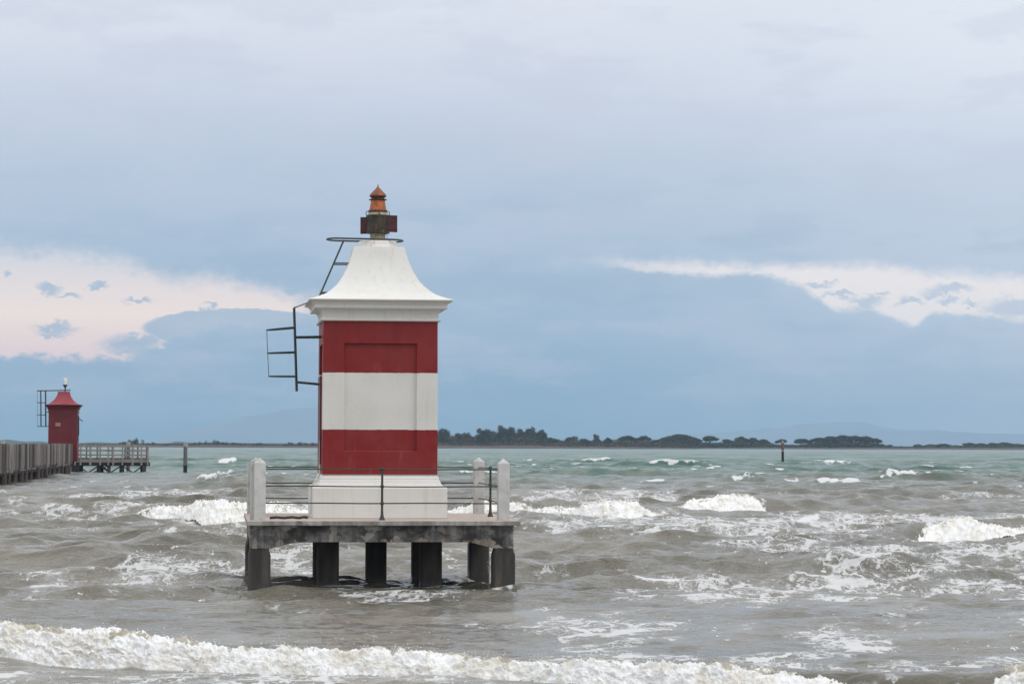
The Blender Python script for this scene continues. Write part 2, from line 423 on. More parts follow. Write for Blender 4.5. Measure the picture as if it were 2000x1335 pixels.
M_PILE = mat_simple('dark_timber_pile', [(0.060, 0.040, 0.034), (0.10, 0.072, 0.062), (0.02, 0.016, 0.014)], .8, 0, 2.0, .01, (.4, .6), (3, 3, .6))
M_TARRED = mat_simple('tarred_timber', [(0.012, 0.011, 0.010), (0.022, 0.02, 0.018)], .8, 0, 2.0, .01)
M_RAILWOOD = mat_simple('pale_weathered_timber', [(0.34, 0.30, 0.27), (0.25, 0.215, 0.195), (0.16, 0.14, 0.125)], .85, 0, 1.8, .004, (.4, .65), (1, 1, 3))

# ------------------------------------------------------------------ lighthouse and its platform
ANG = math.atan(575 / FPX)
CX, CY, CZ = -2.556, 47.909, 1.24
DECK = CZ
H = 2.175   # half distance between corner posts
plat = tag(empty('concrete_platform', (CX, CY, DECK), ANG), 'square concrete platform on dark legs in the surf, peeling beams, carrying the striped tower', 'platform')
b = MB(); b.box(-H - .225, H + .27, -H - .40, H + .30, -.088, 0)
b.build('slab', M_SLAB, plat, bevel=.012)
def beam_poly(h0=-.088, h1=-.385, half=2.345, leg=.17, hx=.62, hz_=-.50):
    return [(-half, h0), (half, h0), (half, -.50), (half - 2 * leg, -.50), (half - 2 * leg - .02, -.50), (half - 2 * leg - .38, h1 - .025), (half - 2 * leg - .52, h1),
            (-half + 2 * leg + .52, h1), (-half + 2 * leg + .38, h1 - .025), (-half + 2 * leg + .02, -.50), (-half + 2 * leg, -.50), (-half, -.50)]
bp = [(-2.345, -.088), (2.345, -.088), (2.345, -.50), (2.005, -.50), (1.62, -.405), (1.50, -.385), (-1.50, -.385), (-1.62, -.405), (-2.005, -.50), (-2.345, -.50)]
b = MB(); b.extrude(bp, -2.345, -2.045); b.build('beam', M_BEAM, plat, bevel=.01)
b = MB(); b.extrude(bp, 2.045, 2.345); b.build('beam', M_BEAM, plat, bevel=.01)
sp = [(-2.045, -.0885), (2.045, -.0885), (2.045, -.47), (1.62, -.405), (1.50, -.385), (-1.50, -.385), (-1.62, -.405), (-2.045, -.47)]
for sx in (-1, 1):
    b = MB(); b.extrude(sp, min(sx * 2.045, sx * 2.342), max(sx * 2.045, sx * 2.342), Matrix.Rotation(PI / 2, 4, 'Z'))
    b.build('beam', M_BEAM, plat, bevel=.01)
for yy in (-.95, .95):
    b = MB(); b.box(-2.045, 2.045, yy - .14, yy + .14, -.37, -.089); b.build('beam', M_BEAM, plat, bevel=.01)
def leg(x, y, h=.2, neck=True):
    b = MB()
    if neck: b.square([(h, -3.2), (h, -.62), (h - .035, -.50)], (x, y), .03)
    else: b.square([(h, -3.2), (h, -.30)], (x, y), .03)
    b.build('leg', M_LEG, plat, bevel=.006)
for sx in (-1, 1):
    for sy in (-1, 1): leg(sx * H, sy * H)
for sx in (-1, 1):
    for sy in (-1, 1): leg(sx * .94 + .03, sy * .98, .198, False)
leg(.03, 0, .19, False)
# corner posts
for sx in (-1, 1):
    for sy in (-1, 1):
        b = MB(); b.square([(.105, 0.0), (.105, 1.01), (.10, 1.02), (.004, 1.10)], (sx * H, sy * H), .012)
        if sx < 0:
            b.square([(.04, 0.0), (.04, .99)], (sx * H - .13, sy * H + .05), .012)
        b.build('corner_post', M_POST, plat, bevel=.006)
# railings: three rails a side, one stanchion in the middle of each side
RZ = (.905, .60, .30)
def stanchion(x, y):
    b = MB()
    b.lathe([(.055, 0), (.055, .015), (.045, .03), (.036, .06), (.026, .10), (.022, .18), (.021, .88), (.030, .885), (.036, .905), (.030, .93), (.012, .945), (.002, .95)], (x, y), 16)
    for z in RZ[1:]: b.ball((x, y, z), .037, 14)
    b.build('stanchion', M_RUSTGREEN, plat)
def sag(a, c, z, r=.0115):
    n = 14; pts = []
    w = random.uniform(-.008, .008)
    for i in range(n + 1):
        t = i / n; pts.append((a[0] + (c[0] - a[0]) * t, a[1] + (c[1] - a[1]) * t, z + w * math.sin(PI * t) + .004 * math.sin(5 * t + w * 300)))
    b = MB(); b.path(pts, r, 8); b.build('rail', M_RUSTGREEN, plat)
e = H - .10
sides = [((-e, -H), (e, -H)), ((-e, H), (e, H)), ((-H, -e), (-H, e)), ((H, -e), (H, e))]
for a, c in sides:
    mx, my = (a[0] + c[0]) / 2, (a[1] + c[1]) / 2
    stanchion(mx, my)
    for z in RZ:
        sag(a, (mx, my), z); sag((mx, my), c, z)

hose = MB()
hp = [(-1.98, -1.60), (-1.85, -1.62), (-1.7, -1.58), (-1.55, -1.56), (-1.42, -1.52), (-1.33, -1.42), (-1.30, -1.30)]
pts = []
for i in range(25):
    t = i / 24 * (len(hp) - 1); j = min(int(t), len(hp) - 2); f = t - j; f = f * f * (3 - 2 * f)
    pts.append((hp[j][0] * (1 - f) + hp[j + 1][0] * f, hp[j][1] * (1 - f) + hp[j + 1][1] * f, .024 + .012 * math.sin(t * 1.7) ** 2))
hose.path(pts, .024, 8)
o = hose.build('hose', M_RUBBER, None); o.location = (CX, CY, DECK); o.rotation_euler = (0, 0, ANG)
tag(o, 'short length of dark hose lying on the platform deck left of the plinth', 'hose')

tower = tag(empty('lighthouse', (CX + .03, CY, DECK + .002), ANG), 'square beacon tower in red and white bands with a flared white roof and copper lantern', 'lighthouse')
# plinth
b = MB(); b.square([(1.225, 0), (1.222, .555), (1.205, .566), (1.180, .572), (1.150, .590), (1.125, .620), (1.107, .655), (1.098, .690), (1.082, .692), (1.080, .735), (1.066, .755), (1.056, .792), (1.056, .80)], (0, 0))
b.build('plinth', M_WHITE, tower, bevel=.008)
# shaft with a recessed field on each side
def shaft(b, h0, h1, z0, z1, wx, za, zb, dep):
    for k in range(4):
        m4 = Matrix.Rotation(k * PI / 2, 4, 'Z')
        def hh(z): return h0 + (h1 - h0) * (z - z0) / (z1 - z0)
        O = [(-h0, -h0, z0), (h0, -h0, z0), (h1, -h1, z1), (-h1, -h1, z1)]
        I = [(-wx, -hh(za), za), (wx, -hh(za), za), (wx, -hh(zb), zb), (-wx, -hh(zb), zb)]
        D_ = [(x, y + dep, z) for x, y, z in I]
        vs = [m4 @ Vector(p) for p in O + I + D_]
        fs = []
        for i in range(4):
            j = (i + 1) % 4
            fs.append((i, j, 4 + j, 4 + i)); fs.append((4 + i, 4 + j, 8 + j, 8 + i))
        fs.append((8, 9, 10, 11)); b.add(vs, fs)
b = MB(); shaft(b, 1.055, 1.048, .795, 3.605, .665, 1.225, 3.19, .055)
sh = b.build('shaft', M_TOWER, tower, smooth_=False)
import bmesh as _bm
bm = _bm.new(); bm.from_mesh(sh.data); _bm.ops.remove_doubles(bm, verts=bm.verts, dist=.0005); _bm.ops.recalc_face_normals(bm, faces=bm.faces); bm.to_mesh(sh.data); bm.free()
bv = sh.modifiers.new('Bevel', 'BEVEL'); bv.width = .009; bv.segments = 2; bv.limit_method = 'ANGLE'; bv.angle_limit = R(30)
# cornice
c_ = [(1.052, 3.598), (1.095, 3.602), (1.102, 3.612), (1.102, 3.632), (1.082, 3.640), (1.078, 3.650), (1.062, 3.656), (1.060, 3.700), (1.064, 3.745), (1.078, 3.79), (1.104, 3.818), (1.12, 3.826),
      (1.205, 3.828), (1.212, 3.832), (1.212, 3.868), (1.205, 3.874), (1.205, 3.888), (1.218, 3.915), (1.245, 3.945), (1.28, 3.962), (1.31, 3.968), (1.318, 3.972), (1.318, 3.992), (1.30, 4.0)]
b = MB(); b.square(c_, (0, 0)); b.build('cornice', M_WHITE, tower, bevel=.003, ang=25)
# flared roof
key = [(1.300, 3.998), (1.25, 4.012), (1.06, 4.08), (.936, 4.155), (.767, 4.315), (.640, 4.52), (.545, 4.74), (.485, 4.95), (.466, 5.015)]
prof = []
xs = [k_[0] for k_ in key]; zs = [k_[1] for k_ in key]
tt = np.linspace(0, len(key) - 1, 49)
def catmull(a, t):
    i = int(min(t, len(a) - 1.0001)); f = t - i
    p0, p1, p2, p3 = a[max(i - 1, 0)], a[i], a[i + 1], a[min(i + 2, len(a) - 1)]
    return .5 * (2 * p1 + (p2 - p0) * f + (2 * p0 - 5 * p1 + 4 * p2 - p3) * f * f + (3 * p1 - p0 - 3 * p2 + p3) * f ** 3)
for t in tt: prof.append((catmull(xs, t), catmull(zs, t)))
b = MB(); b.square(prof, (0, 0)); b.build('roof', M_WHITE, tower, ang=25)
b = MB(); b.lathe([(.385, 5.012), (.375, 5.03), (.362, 5.09), (.358, 5.125), (.352, 5.140), (.20, 5.155)], n=40); b.build('collar', M_COLLAR, tower)
# lantern
lan = MB(); lan.lathe([(.143, 5.14), (.143, 5.30), (.135, 5.30), (.135, 5.295)], n=28)
LA = lan.build('lantern', M_CREAM, tower)
b = MB()
b.lathe([(.205, 5.29), (.225, 5.295), (.225, 5.31), (.212, 5.315), (.212, 5.605), (.222, 5.61), (.222, 5.625), (.205, 5.632), (.20, 5.64)], n=36)
b.build('drum', M_DARKMETAL, LA)
b = MB(); b.lathe([(.200, 5.638), (.196, 5.65), (.168, 5.69), (.165, 5.70)], n=28); b.build('shoulder', M_CREAM, LA)
b = MB(); b.lathe([(.166, 5.675), (.168, 5.69), (.158, 5.76), (.145, 5.83), (.134, 5.90), (.131, 5.925)], n=32); b.build('cone', M_COPPER, LA)
b = MB(); b.lathe([(.169, 5.682), (.176, 5.69), (.172, 5.715), (.165, 5.722), (.165, 5.70)], n=20)
for i in range(16):
    t = 2 * PI * i / 16; b.ball((.168 * math.cos(t), .168 * math.sin(t), 5.722), .012, 6)
b.build('scalloped_band', M_BLACKBAND, LA)
b = MB(); b.lathe([(.130, 5.915), (.168, 5.922), (.170, 5.93), (.165, 5.937), (.13, 5.94), (.124, 5.945), (.122, 5.975), (.122, 5.982)], n=32)
b.build('flange', M_BLACKBAND, LA)
b = MB(); b.lathe([(.115, 5.970), (.142, 5.972), (.154, 5.984), (.158, 6.000), (.155, 6.016), (.144, 6.034), (.118, 6.062), (.085, 6.096), (.052, 6.130), (.026, 6.158), (.012, 6.182), (.006, 6.215), (.002, 6.225)], n=32)
b.build('cap', M_COPPERCAP, LA)
for a in (0.10, PI - .12, -PI / 2 + .1):
    b = MB(); c0 = Vector((.195 * math.cos(a), .195 * math.sin(a), 5.63)); tn = Vector((math.cos(a), math.sin(a), 0))
    pts = [c0 + tn * (.028 * math.sin(2 * PI * i / 14)) + Vector((0, 0, .042 + .042 * -math.cos(2 * PI * i / 14))) for i in range(14)]
    b.path(pts, .007, 6, True); b.build('handle', M_IRON, LA)
# open shutters of the drum, a plate to each side
b = MB(); b.box(-.125, 0, -.006, .006, 5.285, 5.60, Matrix.Translation((-.205, .0, 0)) @ Matrix.Rotation(R(-20), 4, 'Z')); b.build('shutter', M_DOORMETAL, LA)
b = MB(); b.box(0, .20, -.006, .006, 5.315, 5.63, Matrix.Translation((.165, -.13, 0)) @ Matrix.Rotation(R(14), 4, 'Z')); b.build('shutter', M_DOORMETAL, LA)
b = MB(); b.path([(.13, -.05, 5.29), (.175, -.08, 5.25), (.165, -.09, 5.20), (.13, -.07, 5.175)], .004, 5); b.build('wire', M_IRON, LA)
# hoop rail round the lantern foot
b = MB(); pts = []
for i in range(48):
    t = 2 * PI * i / 48
    x = -.24 + (.49 if math.cos(t) > 0 else -.49) + .22 * math.cos(t) * 1.0; y = .30 * math.sin(t)
    pts.append((x, y, 5.165 - .012 * x))
b.path(pts, .017, 8, True); b.build('hoop_rail', M_GREEN, tower)
# roof ladder: two stringers and its brackets
def bar(b, a, c, r=.015): b.tube(a, c, r, 8)
RL = [(-.64, 5.15), (-1.10, 4.07)]
ro = MB()
for y in (-.2, .2): bar(ro, (RL[0][0], y, RL[0][1]), (RL[1][0], y, RL[1][1]), .014)
for i in range(6):
    t = (i + .5) / 6; x = RL[0][0] + (RL[1][0] - RL[0][0]) * t; z = RL[0][1] + (RL[1][1] - RL[0][1]) * t
    bar(ro, (x, -.2, z), (x, .2, z), .009)
ro.build('roof_ladder', M_GREEN, tower)
for t, x1 in ((.40, -.54), (.91, -.87)):
    x = RL[0][0] + (RL[1][0] - RL[0][0]) * t; z = RL[0][1] + (RL[1][1] - RL[0][1]) * t
    for y in (-.2, .2):
        b = MB(); bar(b, (x, y, z), (x1, y, z), .012); b.build('bracket', M_GREEN, tower)
# wall ladder with its cage
WL = [(-1.555, 3.89), (-1.495, 2.33)]
b = MB()
for y in (-.2, .2): bar(b, (WL[0][0], y, WL[0][1]), (WL[1][0], y, WL[1][1]), .018)
for i in range(7):
    t = (i + .4) / 7; bar(b, (WL[0][0] + .06 * t, -.2, WL[0][1] - 1.56 * t), (WL[0][0] + .06 * t, .2, WL[0][1] - 1.56 * t), .010)
b.build('wall_ladder', M_GREEN, tower)
for (xa, za, zb) in ((-1.535, 3.335, 3.345), (-1.505, 2.50, 2.455)):
    for y in (-.2, .2):
        b = MB(); bar(b, (xa, y, za), (-1.0, y, zb), .018); b.build('bracket', M_GREEN, tower)
for z, x0, x1, dz in ((3.515, -1.54, -2.06, -.05), (3.055, -1.525, -2.04, -.02), (2.605, -1.505, -2.015, .0)):
    b = MB(); pts = []
    for i in range(17):
        t = PI * i / 16; pts.append((x0 + (x1 - x0) * math.sin(t), -.25 * math.cos(t), z + dz * math.sin(t)))
    b.path(pts, .014, 8); b.build('cage_hoop', M_GREEN, tower)
b = MB(); b.path([(-2.06, 0, 3.47), (-2.04, 0, 3.035), (-2.015, 0, 2.60)], .006, 6); b.build('cage_strap', M_GREEN, tower)
for y in (-.2, .2):
    b = MB(); b.path([(-1.555, y, 3.885), (-1.29, y, 3.985)], .006, 6); b.build('stay_rod', M_GREEN, tower)
b = MB(); b.path([(-1.055, -.45, 1.62), (-1.07, -.45, 1.4), (-1.075, -.45, .82), (-1.12, -.45, .70), (-1.24, -.45, .56), (-1.24, -.45, .05)], .018, 8); b.build('conduit', M_WHITE, tower)
b = MB(); b.box(-1.085, -1.05, -.60, .35, .98, 2.6); b.build('door', M_REDHUT, tower)

# ------------------------------------------------------------------ mooring posts
def mooring(name, px, py_top, py_bot, wpx, label, bands):
    x, d = G(px, py_bot); top = P(px, py_top, d)[2]; r = wpx / FPX * d / 2
    o = tag(empty(name, (x, d, 0)), label, 'post')
    prev = -2.0
    zs_ = [P(px, y, d)[2] for y, _, _, _ in bands]
    for (y, m, nm, k), z1 in zip(bands, zs_):
        b = MB()
        b.lathe([(r * k * 1.02, prev), (r * k, (prev + z1) / 2), (r * k * .98, z1)], (0, 0), 14); b.build(nm, m, o)
        prev = z1
    return o
M_PALEWOOD = mat_simple('bleached_post_top', [(0.45, 0.42, 0.40), (0.30, 0.27, 0.26), (0.2, 0.18, 0.17)], .85, 0, 4.0, .004, (.4, .6), (3, 3, .8))
M_GREYWOOD = mat_simple('grey_post_timber', [(0.115, 0.11, 0.11), (0.17, 0.165, 0.16), (0.08, 0.075, 0.07)], .85, 0, 3.0, .006, (.4, .6), (3, 3, .6))
M_REDPAINT = mat_simple('flaking_red_post_paint', [(0.22, 0.06, 0.055), (0.15, 0.04, 0.04), (0.4, 0.3, 0.28)], .7, 0, 3.0, .002)
mooring('mooring_post', 363.5, 863.5, 923.5, 7.6, 'lone grey wooden mooring post with a pale splintered top, right of the pier end', [(908, M_TARRED, 'wet_foot', 1.04), (872, M_GREYWOOD, 'shaft', 1.0), (863.5, M_PALEWOOD, 'top', 1.12)])
mooring('marker_post', 1529, 860, 905, 5.0, 'thin red and white topped marker post alone in open water before the pines', [(881, M_TARRED, 'wet_foot', 1.0), (878.6, M_PALEWOOD, 'pale_ring', 1.05), (865, M_REDPAINT, 'red_band', 1.0), (860, M_PALEWOOD, 'top', .9)])
mooring('mooring_post', 252, 862, 920.5, 7.2, 'pale topped mooring post standing behind the slatted railing of the pier end', [(905, M_PILE, 'wet_foot', 1.02), (869, M_GREYWOOD, 'shaft', 1.0), (862, M_PALEWOOD, 'top', 1.1)])
mooring('mooring_post', 7.5, 860, 935, 7.2, 'pale topped mooring post just showing above the board fence at the left edge', [(905, M_PILE, 'wet_foot', 1.02), (869, M_GREYWOOD, 'shaft', 1.0), (860, M_PALEWOOD, 'top', 1.1)])

# ------------------------------------------------------------------ pier
PA = Vector((-1000 / FPX * 150, 150, 0)); PB = Vector((-857 / FPX * 217, 217, 0))
pd = (PB - PA).normalized(); pn = Vector((-pd.y, pd.x, 0))       # pn points to the far (left) side
ztop = 2.50; zdeck = 1.02
pier = tag(empty('pier', (PA.x, PA.y, 0)), 'long grey timber pier on dark round piles, board fence along it, slatted railed end', 'pier')
prl = Matrix.Rotation(math.atan2(pd.y, pd.x), 4, 'Z'); pier.rotation_euler = (0, 0, math.atan2(pd.y, pd.x))
LEN = (PB - PA).length
rnd = random.Random(3)
b = MB(); tones = []
x = -26.0
while x < LEN:
    w = rnd.uniform(.16, .30); yy = rnd.uniform(-.05, .05); zb = ztop - 1.46 - rnd.uniform(.0, .16); zt = ztop + rnd.uniform(-.035, .03)
    if rnd.random() < .07: x += w * .5; continue
    th = .03 if rnd.random() < .62 else .14
    b.box(x, x + w - .012, -th + yy - .05, yy, zb - (.16 if rnd.random() < .25 else 0), zt); tones += [rnd.random() ** 1.7] * 6
    x += w
bo = b.build('board_fence', M_BOARD, pier, smooth_=False)
at = bo.data.attributes.new('tone', 'FLOAT', 'FACE'); at.data.foreach_set('value', tones)
b = MB(); b.box(-26, LEN, .0, 3.2, zdeck - .25, zdeck); b.build('deck', M_RAILWOOD, pier, bevel=0)
b = MB(); b.box(-26, LEN, 3.2, 3.26, ztop - .12, ztop); b.box(-26, LEN, 3.2, 3.26, ztop - .7, ztop - .6); b.build('handrail', M_RAILWOOD, pier)
b = MB(); b.box(-26, LEN, .05, .30, zdeck - .42, zdeck - .252); b.box(-26, LEN, 2.9, 3.15, zdeck - .42, zdeck - .252); b.build('bearer', M_TARRED, pier)
pile_me = None
def pile(x, y, r, zt, m=M_PILE, par=None, lean=0):
    b = MB(); n = 5
    b.path([(x + lean * (1 - i / n), y, -1.5 + (zt + 1.5) * i / n) for i in range(n + 1)], [r * rnd.uniform(.92, 1.06) for _ in range(n + 1)], 12)
    return b.build('pile', m, par or pier)
pxs = [-28, -14, 1, 12, 21.5, 34, 46, 58, 68, 79, 88, 97, 107, 115.5, 122.5, 130.5, 138]
npile = 21
for i in range(npile):
    x = -24 + (LEN + 24) * (i + .3) / npile
    pile(x, .12 + rnd.uniform(-.08, .08), rnd.uniform(.17, .23), zdeck - .2 + rnd.uniform(-.05, .05), lean=rnd.uniform(-.1, .1))
    pile(x + .8, 2.95, .19, zdeck - .2, M_TARRED)
# end platform: its railing faces the camera
DE = 222.0
def xe(px): return (px - 1000) / FPX * DE
endp = empty('end_deck', (0, 0, 0)); endp.parent = pier; endp.matrix_parent_inverse = Matrix.Identity(4)
inv = (Matrix.Translation((PA.x, PA.y, 0)) @ Matrix.Rotation(pier.rotation_euler[2], 4, 'Z')).inverted()
endp.matrix_local = inv
x0, x1 = xe(141), xe(292.5)
b = MB(); b.box(x0, x1, DE, DE + 5.2, zdeck - .12, zdeck); b.build('planking', M_RAILWOOD, endp)
b = MB(); b.box(x0, x1 + .1, DE - .05, DE + .2, zdeck - .42, zdeck - .122); b.box(x1 - .2, x1 + .1, DE + .2, DE + 5.2, zdeck - .42, zdeck - .122); b.box(x0, x1 - .2, DE + 5.0, DE + 5.25, zdeck - .42, zdeck - .122)
b.box(x0, x1 - .2, DE + 2.5, DE + 2.75, zdeck - .42, zdeck - .122); b.build('joist', M_TARRED, endp)
def zat(py): return P(220, py, DE)[2]
rp = [148.5, 159.5, 178.5, 197.5, 213.5, 223, 241, 261, 278, 290.5]
for i, px in enumerate(rp):
    wpx = 4.0 if i in (2, 7) else 3.0
    b = MB(); b.box(xe(px) - wpx / 2 / FPX * DE, xe(px) + wpx / 2 / FPX * DE, DE - .16, DE - .052, zdeck - .35, zat(868.3) + rnd.uniform(-.03, .02)); b.build('railing_post', M_RAILWOOD, endp)
for (ya, yb) in ((868.8, 872.6), (877.8, 880.8), (886.8, 889.4), (896.0, 902.2)):
    b = MB(); b.box(x0, x1 - .05, DE - .048, DE - .005, zat(yb), zat(ya)); b.build('railing_board', M_RAILWOOD, endp)
for (ya, yb) in ((869.6, 873.0), (878.6, 881.3), (887.2, 889.6), (894.5, 899)):
    b = MB(); b.box(x0, x1 - .05, DE + 5.1, DE + 5.15, zat(yb), zat(ya)); b.build('railing_board', M_TARRED if ya > 894 else M_RAILWOOD, endp)
    b = MB(); b.box(x1 - .048, x1 - .005, DE, DE + 5.1, zat(yb), zat(ya)); b.build('railing_board', M_RAILWOOD, endp)
for px in (170.5, 191.5, 221, 246, 270.5, 288):
    b = MB(); xx = xe(px); b.box(xx - .07, xx + .07, DE + 5.16, DE + 5.28, zdeck - .3, ztop); b.build('railing_post', M_GREYWOOD, endp)
zj = zdeck - .4
for px, w, m in ((150, .44, M_TARRED), (195, .19, M_TARRED), (214.5, .16, M_PILE), (239.5, .22, M_TARRED), (283, .20, M_PILE)):
    pile(xe(px), DE + .12, w, zj, m, endp)
for px in (160, 200, 240, 280): pile(xe(px), DE + 4.9, .2, zj, M_TARRED, endp)
zc = zat(924)
for a, c in ((155, 193), (197, 237), (243, 280)):
    for flip in (0, 1):
        p0, p1 = (a, c) if not flip else (c, a)
        b = MB(); b.tube((xe(p0), DE - .02 + flip * .12, zj - .05), (xe(p0 + (p1 - p0) * .78), DE - .02 + flip * .12, zc - .25), .055, 6); b.build('brace', M_TARRED, endp)
for a, c in ((178, 215), (226, 196)):
    b = MB(); b.tube((xe(a), DE + 4.8, zc - .1), (xe(c), DE + 4.8, zj), .05, 6); b.build('brace', M_TARRED, endp)

for ch in endp.children:        # the end deck narrows with the bend of the pier
    for v_ in ch.data.vertices:
        if v_.co.y > DE: v_.co.x *= 1 + (v_.co.y - DE) / DE
# ------------------------------------------------------------------ far red beacon hut on the pier
HD = 214.0; ms = HD / FPX
hut = tag(empty('beacon_hut', ((120.5 - 1000) * ms, HD + 1.2, zdeck + .01), R(6.3)), 'small dark red beacon hut with flared roof and white lamp, standing on the pier', 'beacon')
def hz_(py): return P(121, py, HD)[2] - zdeck
hw = 1.20
b = MB(); shaft(b, hw, hw * .985, 0, hz_(800), .66, hz_(861.5), hz_(811), .06); hb = b.build('walls', M_REDHUT, hut, smooth_=False)
z8 = hz_(800)
b = MB(); b.square([(hw * .98, z8 - .25), (hw + .03, z8 - .24), (hw + .03, z8 - .12), (hw, z8 - .10), (hw, z8), (hw + .05, z8 + .02), (hw + .12, hz_(795)), (hw + .28, hz_(791.5)), (hw + .30, hz_(790.2)), (hw + .27, hz_(789.8))])
b.build('cornice', M_REDHUT, hut, ang=25)
kx = [hw + .27, 1.22, .98, .78, .63, .54, .49, .475]; kz = [hz_(789.9), hz_(788.6), hz_(785), hz_(780.5), hz_(775.5), hz_(771), hz_(767), hz_(764.3)]
b = MB(); b.square([(catmull(kx, t), catmull(kz, t)) for t in np.linspace(0, 7, 29)]); b.build('roof', M_REDROOF, hut, ang=25)
def hx(px): return (px - 120.5) * ms
b = MB(); b.lathe([(.13, hz_(764.5)), (.05, hz_(763.5)), (.05, hz_(757)), (.14, hz_(753.5)), (.20, hz_(752)), (.205, hz_(750.5)), (.16, hz_(750.3))], (hx(122.6), 0), 16); b.build('lamp_stand', M_IRON, hut)
b = MB(); b.lathe([(.165, hz_(750.8)), (.17, hz_(747)), (.165, hz_(741)), (.14, hz_(738.5)), (.07, hz_(737.6)), (.01, hz_(737.4))], (hx(122.6), 0), 18); b.build('lamp_glass', M_LAMP, hut)
b = MB()
for px_, r_ in ((76, .045), (85.3, .055)):
    for y in (-.25, .25): b.tube((hx(px_ - .6), y, hz_(763)), (hx(px_ + .6), y, hz_(833)), r_ * .75, 6)
for py_ in (786, 810, 832.5):
    for y in (-.25, .25): b.tube((hx(69.2), y, hz_(py_)), (hx(86), y, hz_(py_)), .03, 6)
for y in (-.25, .25): b.tube((hx(68.5), y, hz_(763)), (hx(133), y, hz_(761.2)), .04, 6)
b.tube((hx(68.6), 0, hz_(763)), (hx(70), 0, hz_(832.5)), .012, 5)
for py_ in (804.5, 832.5): b.tube((hx(86), .2, hz_(py_)), (hx(94), .2, hz_(py_)), .03, 6)
b.build('ladder_cage', M_IRON, hut)
b = MB(); b.box(hx(118.6), hx(121.8), -hw - .015, -hw + .1, hz_(818.2), hz_(814.2)); b.build('vent', M_IRON, hut, bevel=.01)
b = MB(); b.box(hx(106.3), hx(116), -hw + .02, -hw + .068, hz_(832.3), hz_(825.2))
PL = b.build('sign_plate', M_PLATE, hut, bevel=.01)
b = MB()
for r_ in range(2):
    for c in range(4): b.box(hx(107.4 + c * 2.1), hx(108.8 + c * 2.1), -hw + .012, -hw + .019, hz_(831 - r_ * 3.4), hz_(829.2 - r_ * 3.4))
b.build('marks', mat_simple('dull_sign_paint', [(0.24, 0.09, 0.09), (0.3, 0.13, 0.12)], .7), PL)
b = MB(); b.tube((hx(150), -.3, hz_(817)), (hx(158), -.3, hz_(822)), .04, 6); b.tube((hx(150), -.3, hz_(812)), (hx(150.5), -.3, hz_(850)), .035, 6); b.build('wall_arm', M_IRON, hut)

# ------------------------------------------------------------------ numpy noise
_rs = np.random.RandomState(11)
_perm = _rs.permutation(4096).astype(np.int64)
_val = _rs.rand(4096)
_g3 = _rs.normal(size=(4096, 3)); _g3 /= np.linalg.norm(_g3, axis=1)[:, None]
def _h(ix, iy, iz): return _perm[(_perm[(_perm[ix & 4095] + iy) & 4095] + iz) & 4095]
def perlin(x, y, z):
    ix, iy, iz = np.floor(x).astype(np.int64), np.floor(y).astype(np.int64), np.floor(z).astype(np.int64)
    fx, fy, fz = x - ix, y - iy, z - iz
    u, v, w = [f * f * f * (f * (f * 6 - 15) + 10) for f in (fx, fy, fz)]
    r = 0
    for dx in (0, 1):
        for dy in (0, 1):
            for dz in (0, 1):
                g = _g3[_h(ix + dx, iy + dy, iz + dz)]
                d = g[..., 0] * (fx - dx) + g[..., 1] * (fy - dy) + g[..., 2] * (fz - dz)
                r = r + d * (u if dx else 1 - u) * (v if dy else 1 - v) * (w if dz else 1 - w)
    return r
def fbm(x, y, z, o=4, gain=.5):
    r = 0; a = 1.0
    for i in range(o):
        r = r + a * perlin(x + 17.3 * i, y - 9.1 * i, z + 5.7 * i); x, y, z = x * 2.03, y * 2.03, z * 2.03; a *= gain
    return r
def worley(x, y, z):
    ix, iy, iz = np.floor(x).astype(np.int64), np.floor(y).astype(np.int64), np.floor(z).astype(np.int64)
    best = np.full(x.shape, 9.0)
    for dx in (-1, 0, 1):
        for dy in (-1, 0, 1):
            for dz in (-1, 0, 1):
                h = _h(ix + dx, iy + dy, iz + dz)
                px_ = ix + dx + _val[h]; py_ = iy + dy + _val[(h * 7 + 3) & 4095]; pz_ = iz + dz + _val[(h * 13 + 5) & 4095]
                best = np.minimum(best, (px_ - x) ** 2 + (py_ - y) ** 2 + (pz_ - z) ** 2)
    return np.sqrt(best)
def sst(v, a, b):
    t = np.clip((v - a) / (b - a), 0, 1); return t * t * (3 - 2 * t)
def grid_mesh(name, X_, Y_, Z_, attrs=None):
    m, n = X_.shape
    me = bpy.data.meshes.new(name)
    me.vertices.add(m * n)
    me.vertices.foreach_set('co', np.stack([X_, Y_, Z_], -1).astype(np.float32).ravel())
    i = np.arange(m * n, dtype=np.int32).reshape(m, n)
    q = np.stack([i[:-1, :-1], i[:-1, 1:], i[1:, 1:], i[1:, :-1]], -1).reshape(-1, 4)
    nf = len(q)
    me.loops.add(nf * 4); me.loops.foreach_set('vertex_index', q.ravel())
    me.polygons.add(nf); me.polygons.foreach_set('loop_start', np.arange(0, nf * 4, 4, dtype=np.int32))
    me.update(calc_edges=True); me.shade_smooth()
    for k_, a in (attrs or {}).items():
        t = me.attributes.new(k_, 'FLOAT', 'POINT'); t.data.foreach_set('value', a.astype(np.float32).ravel())
    return me

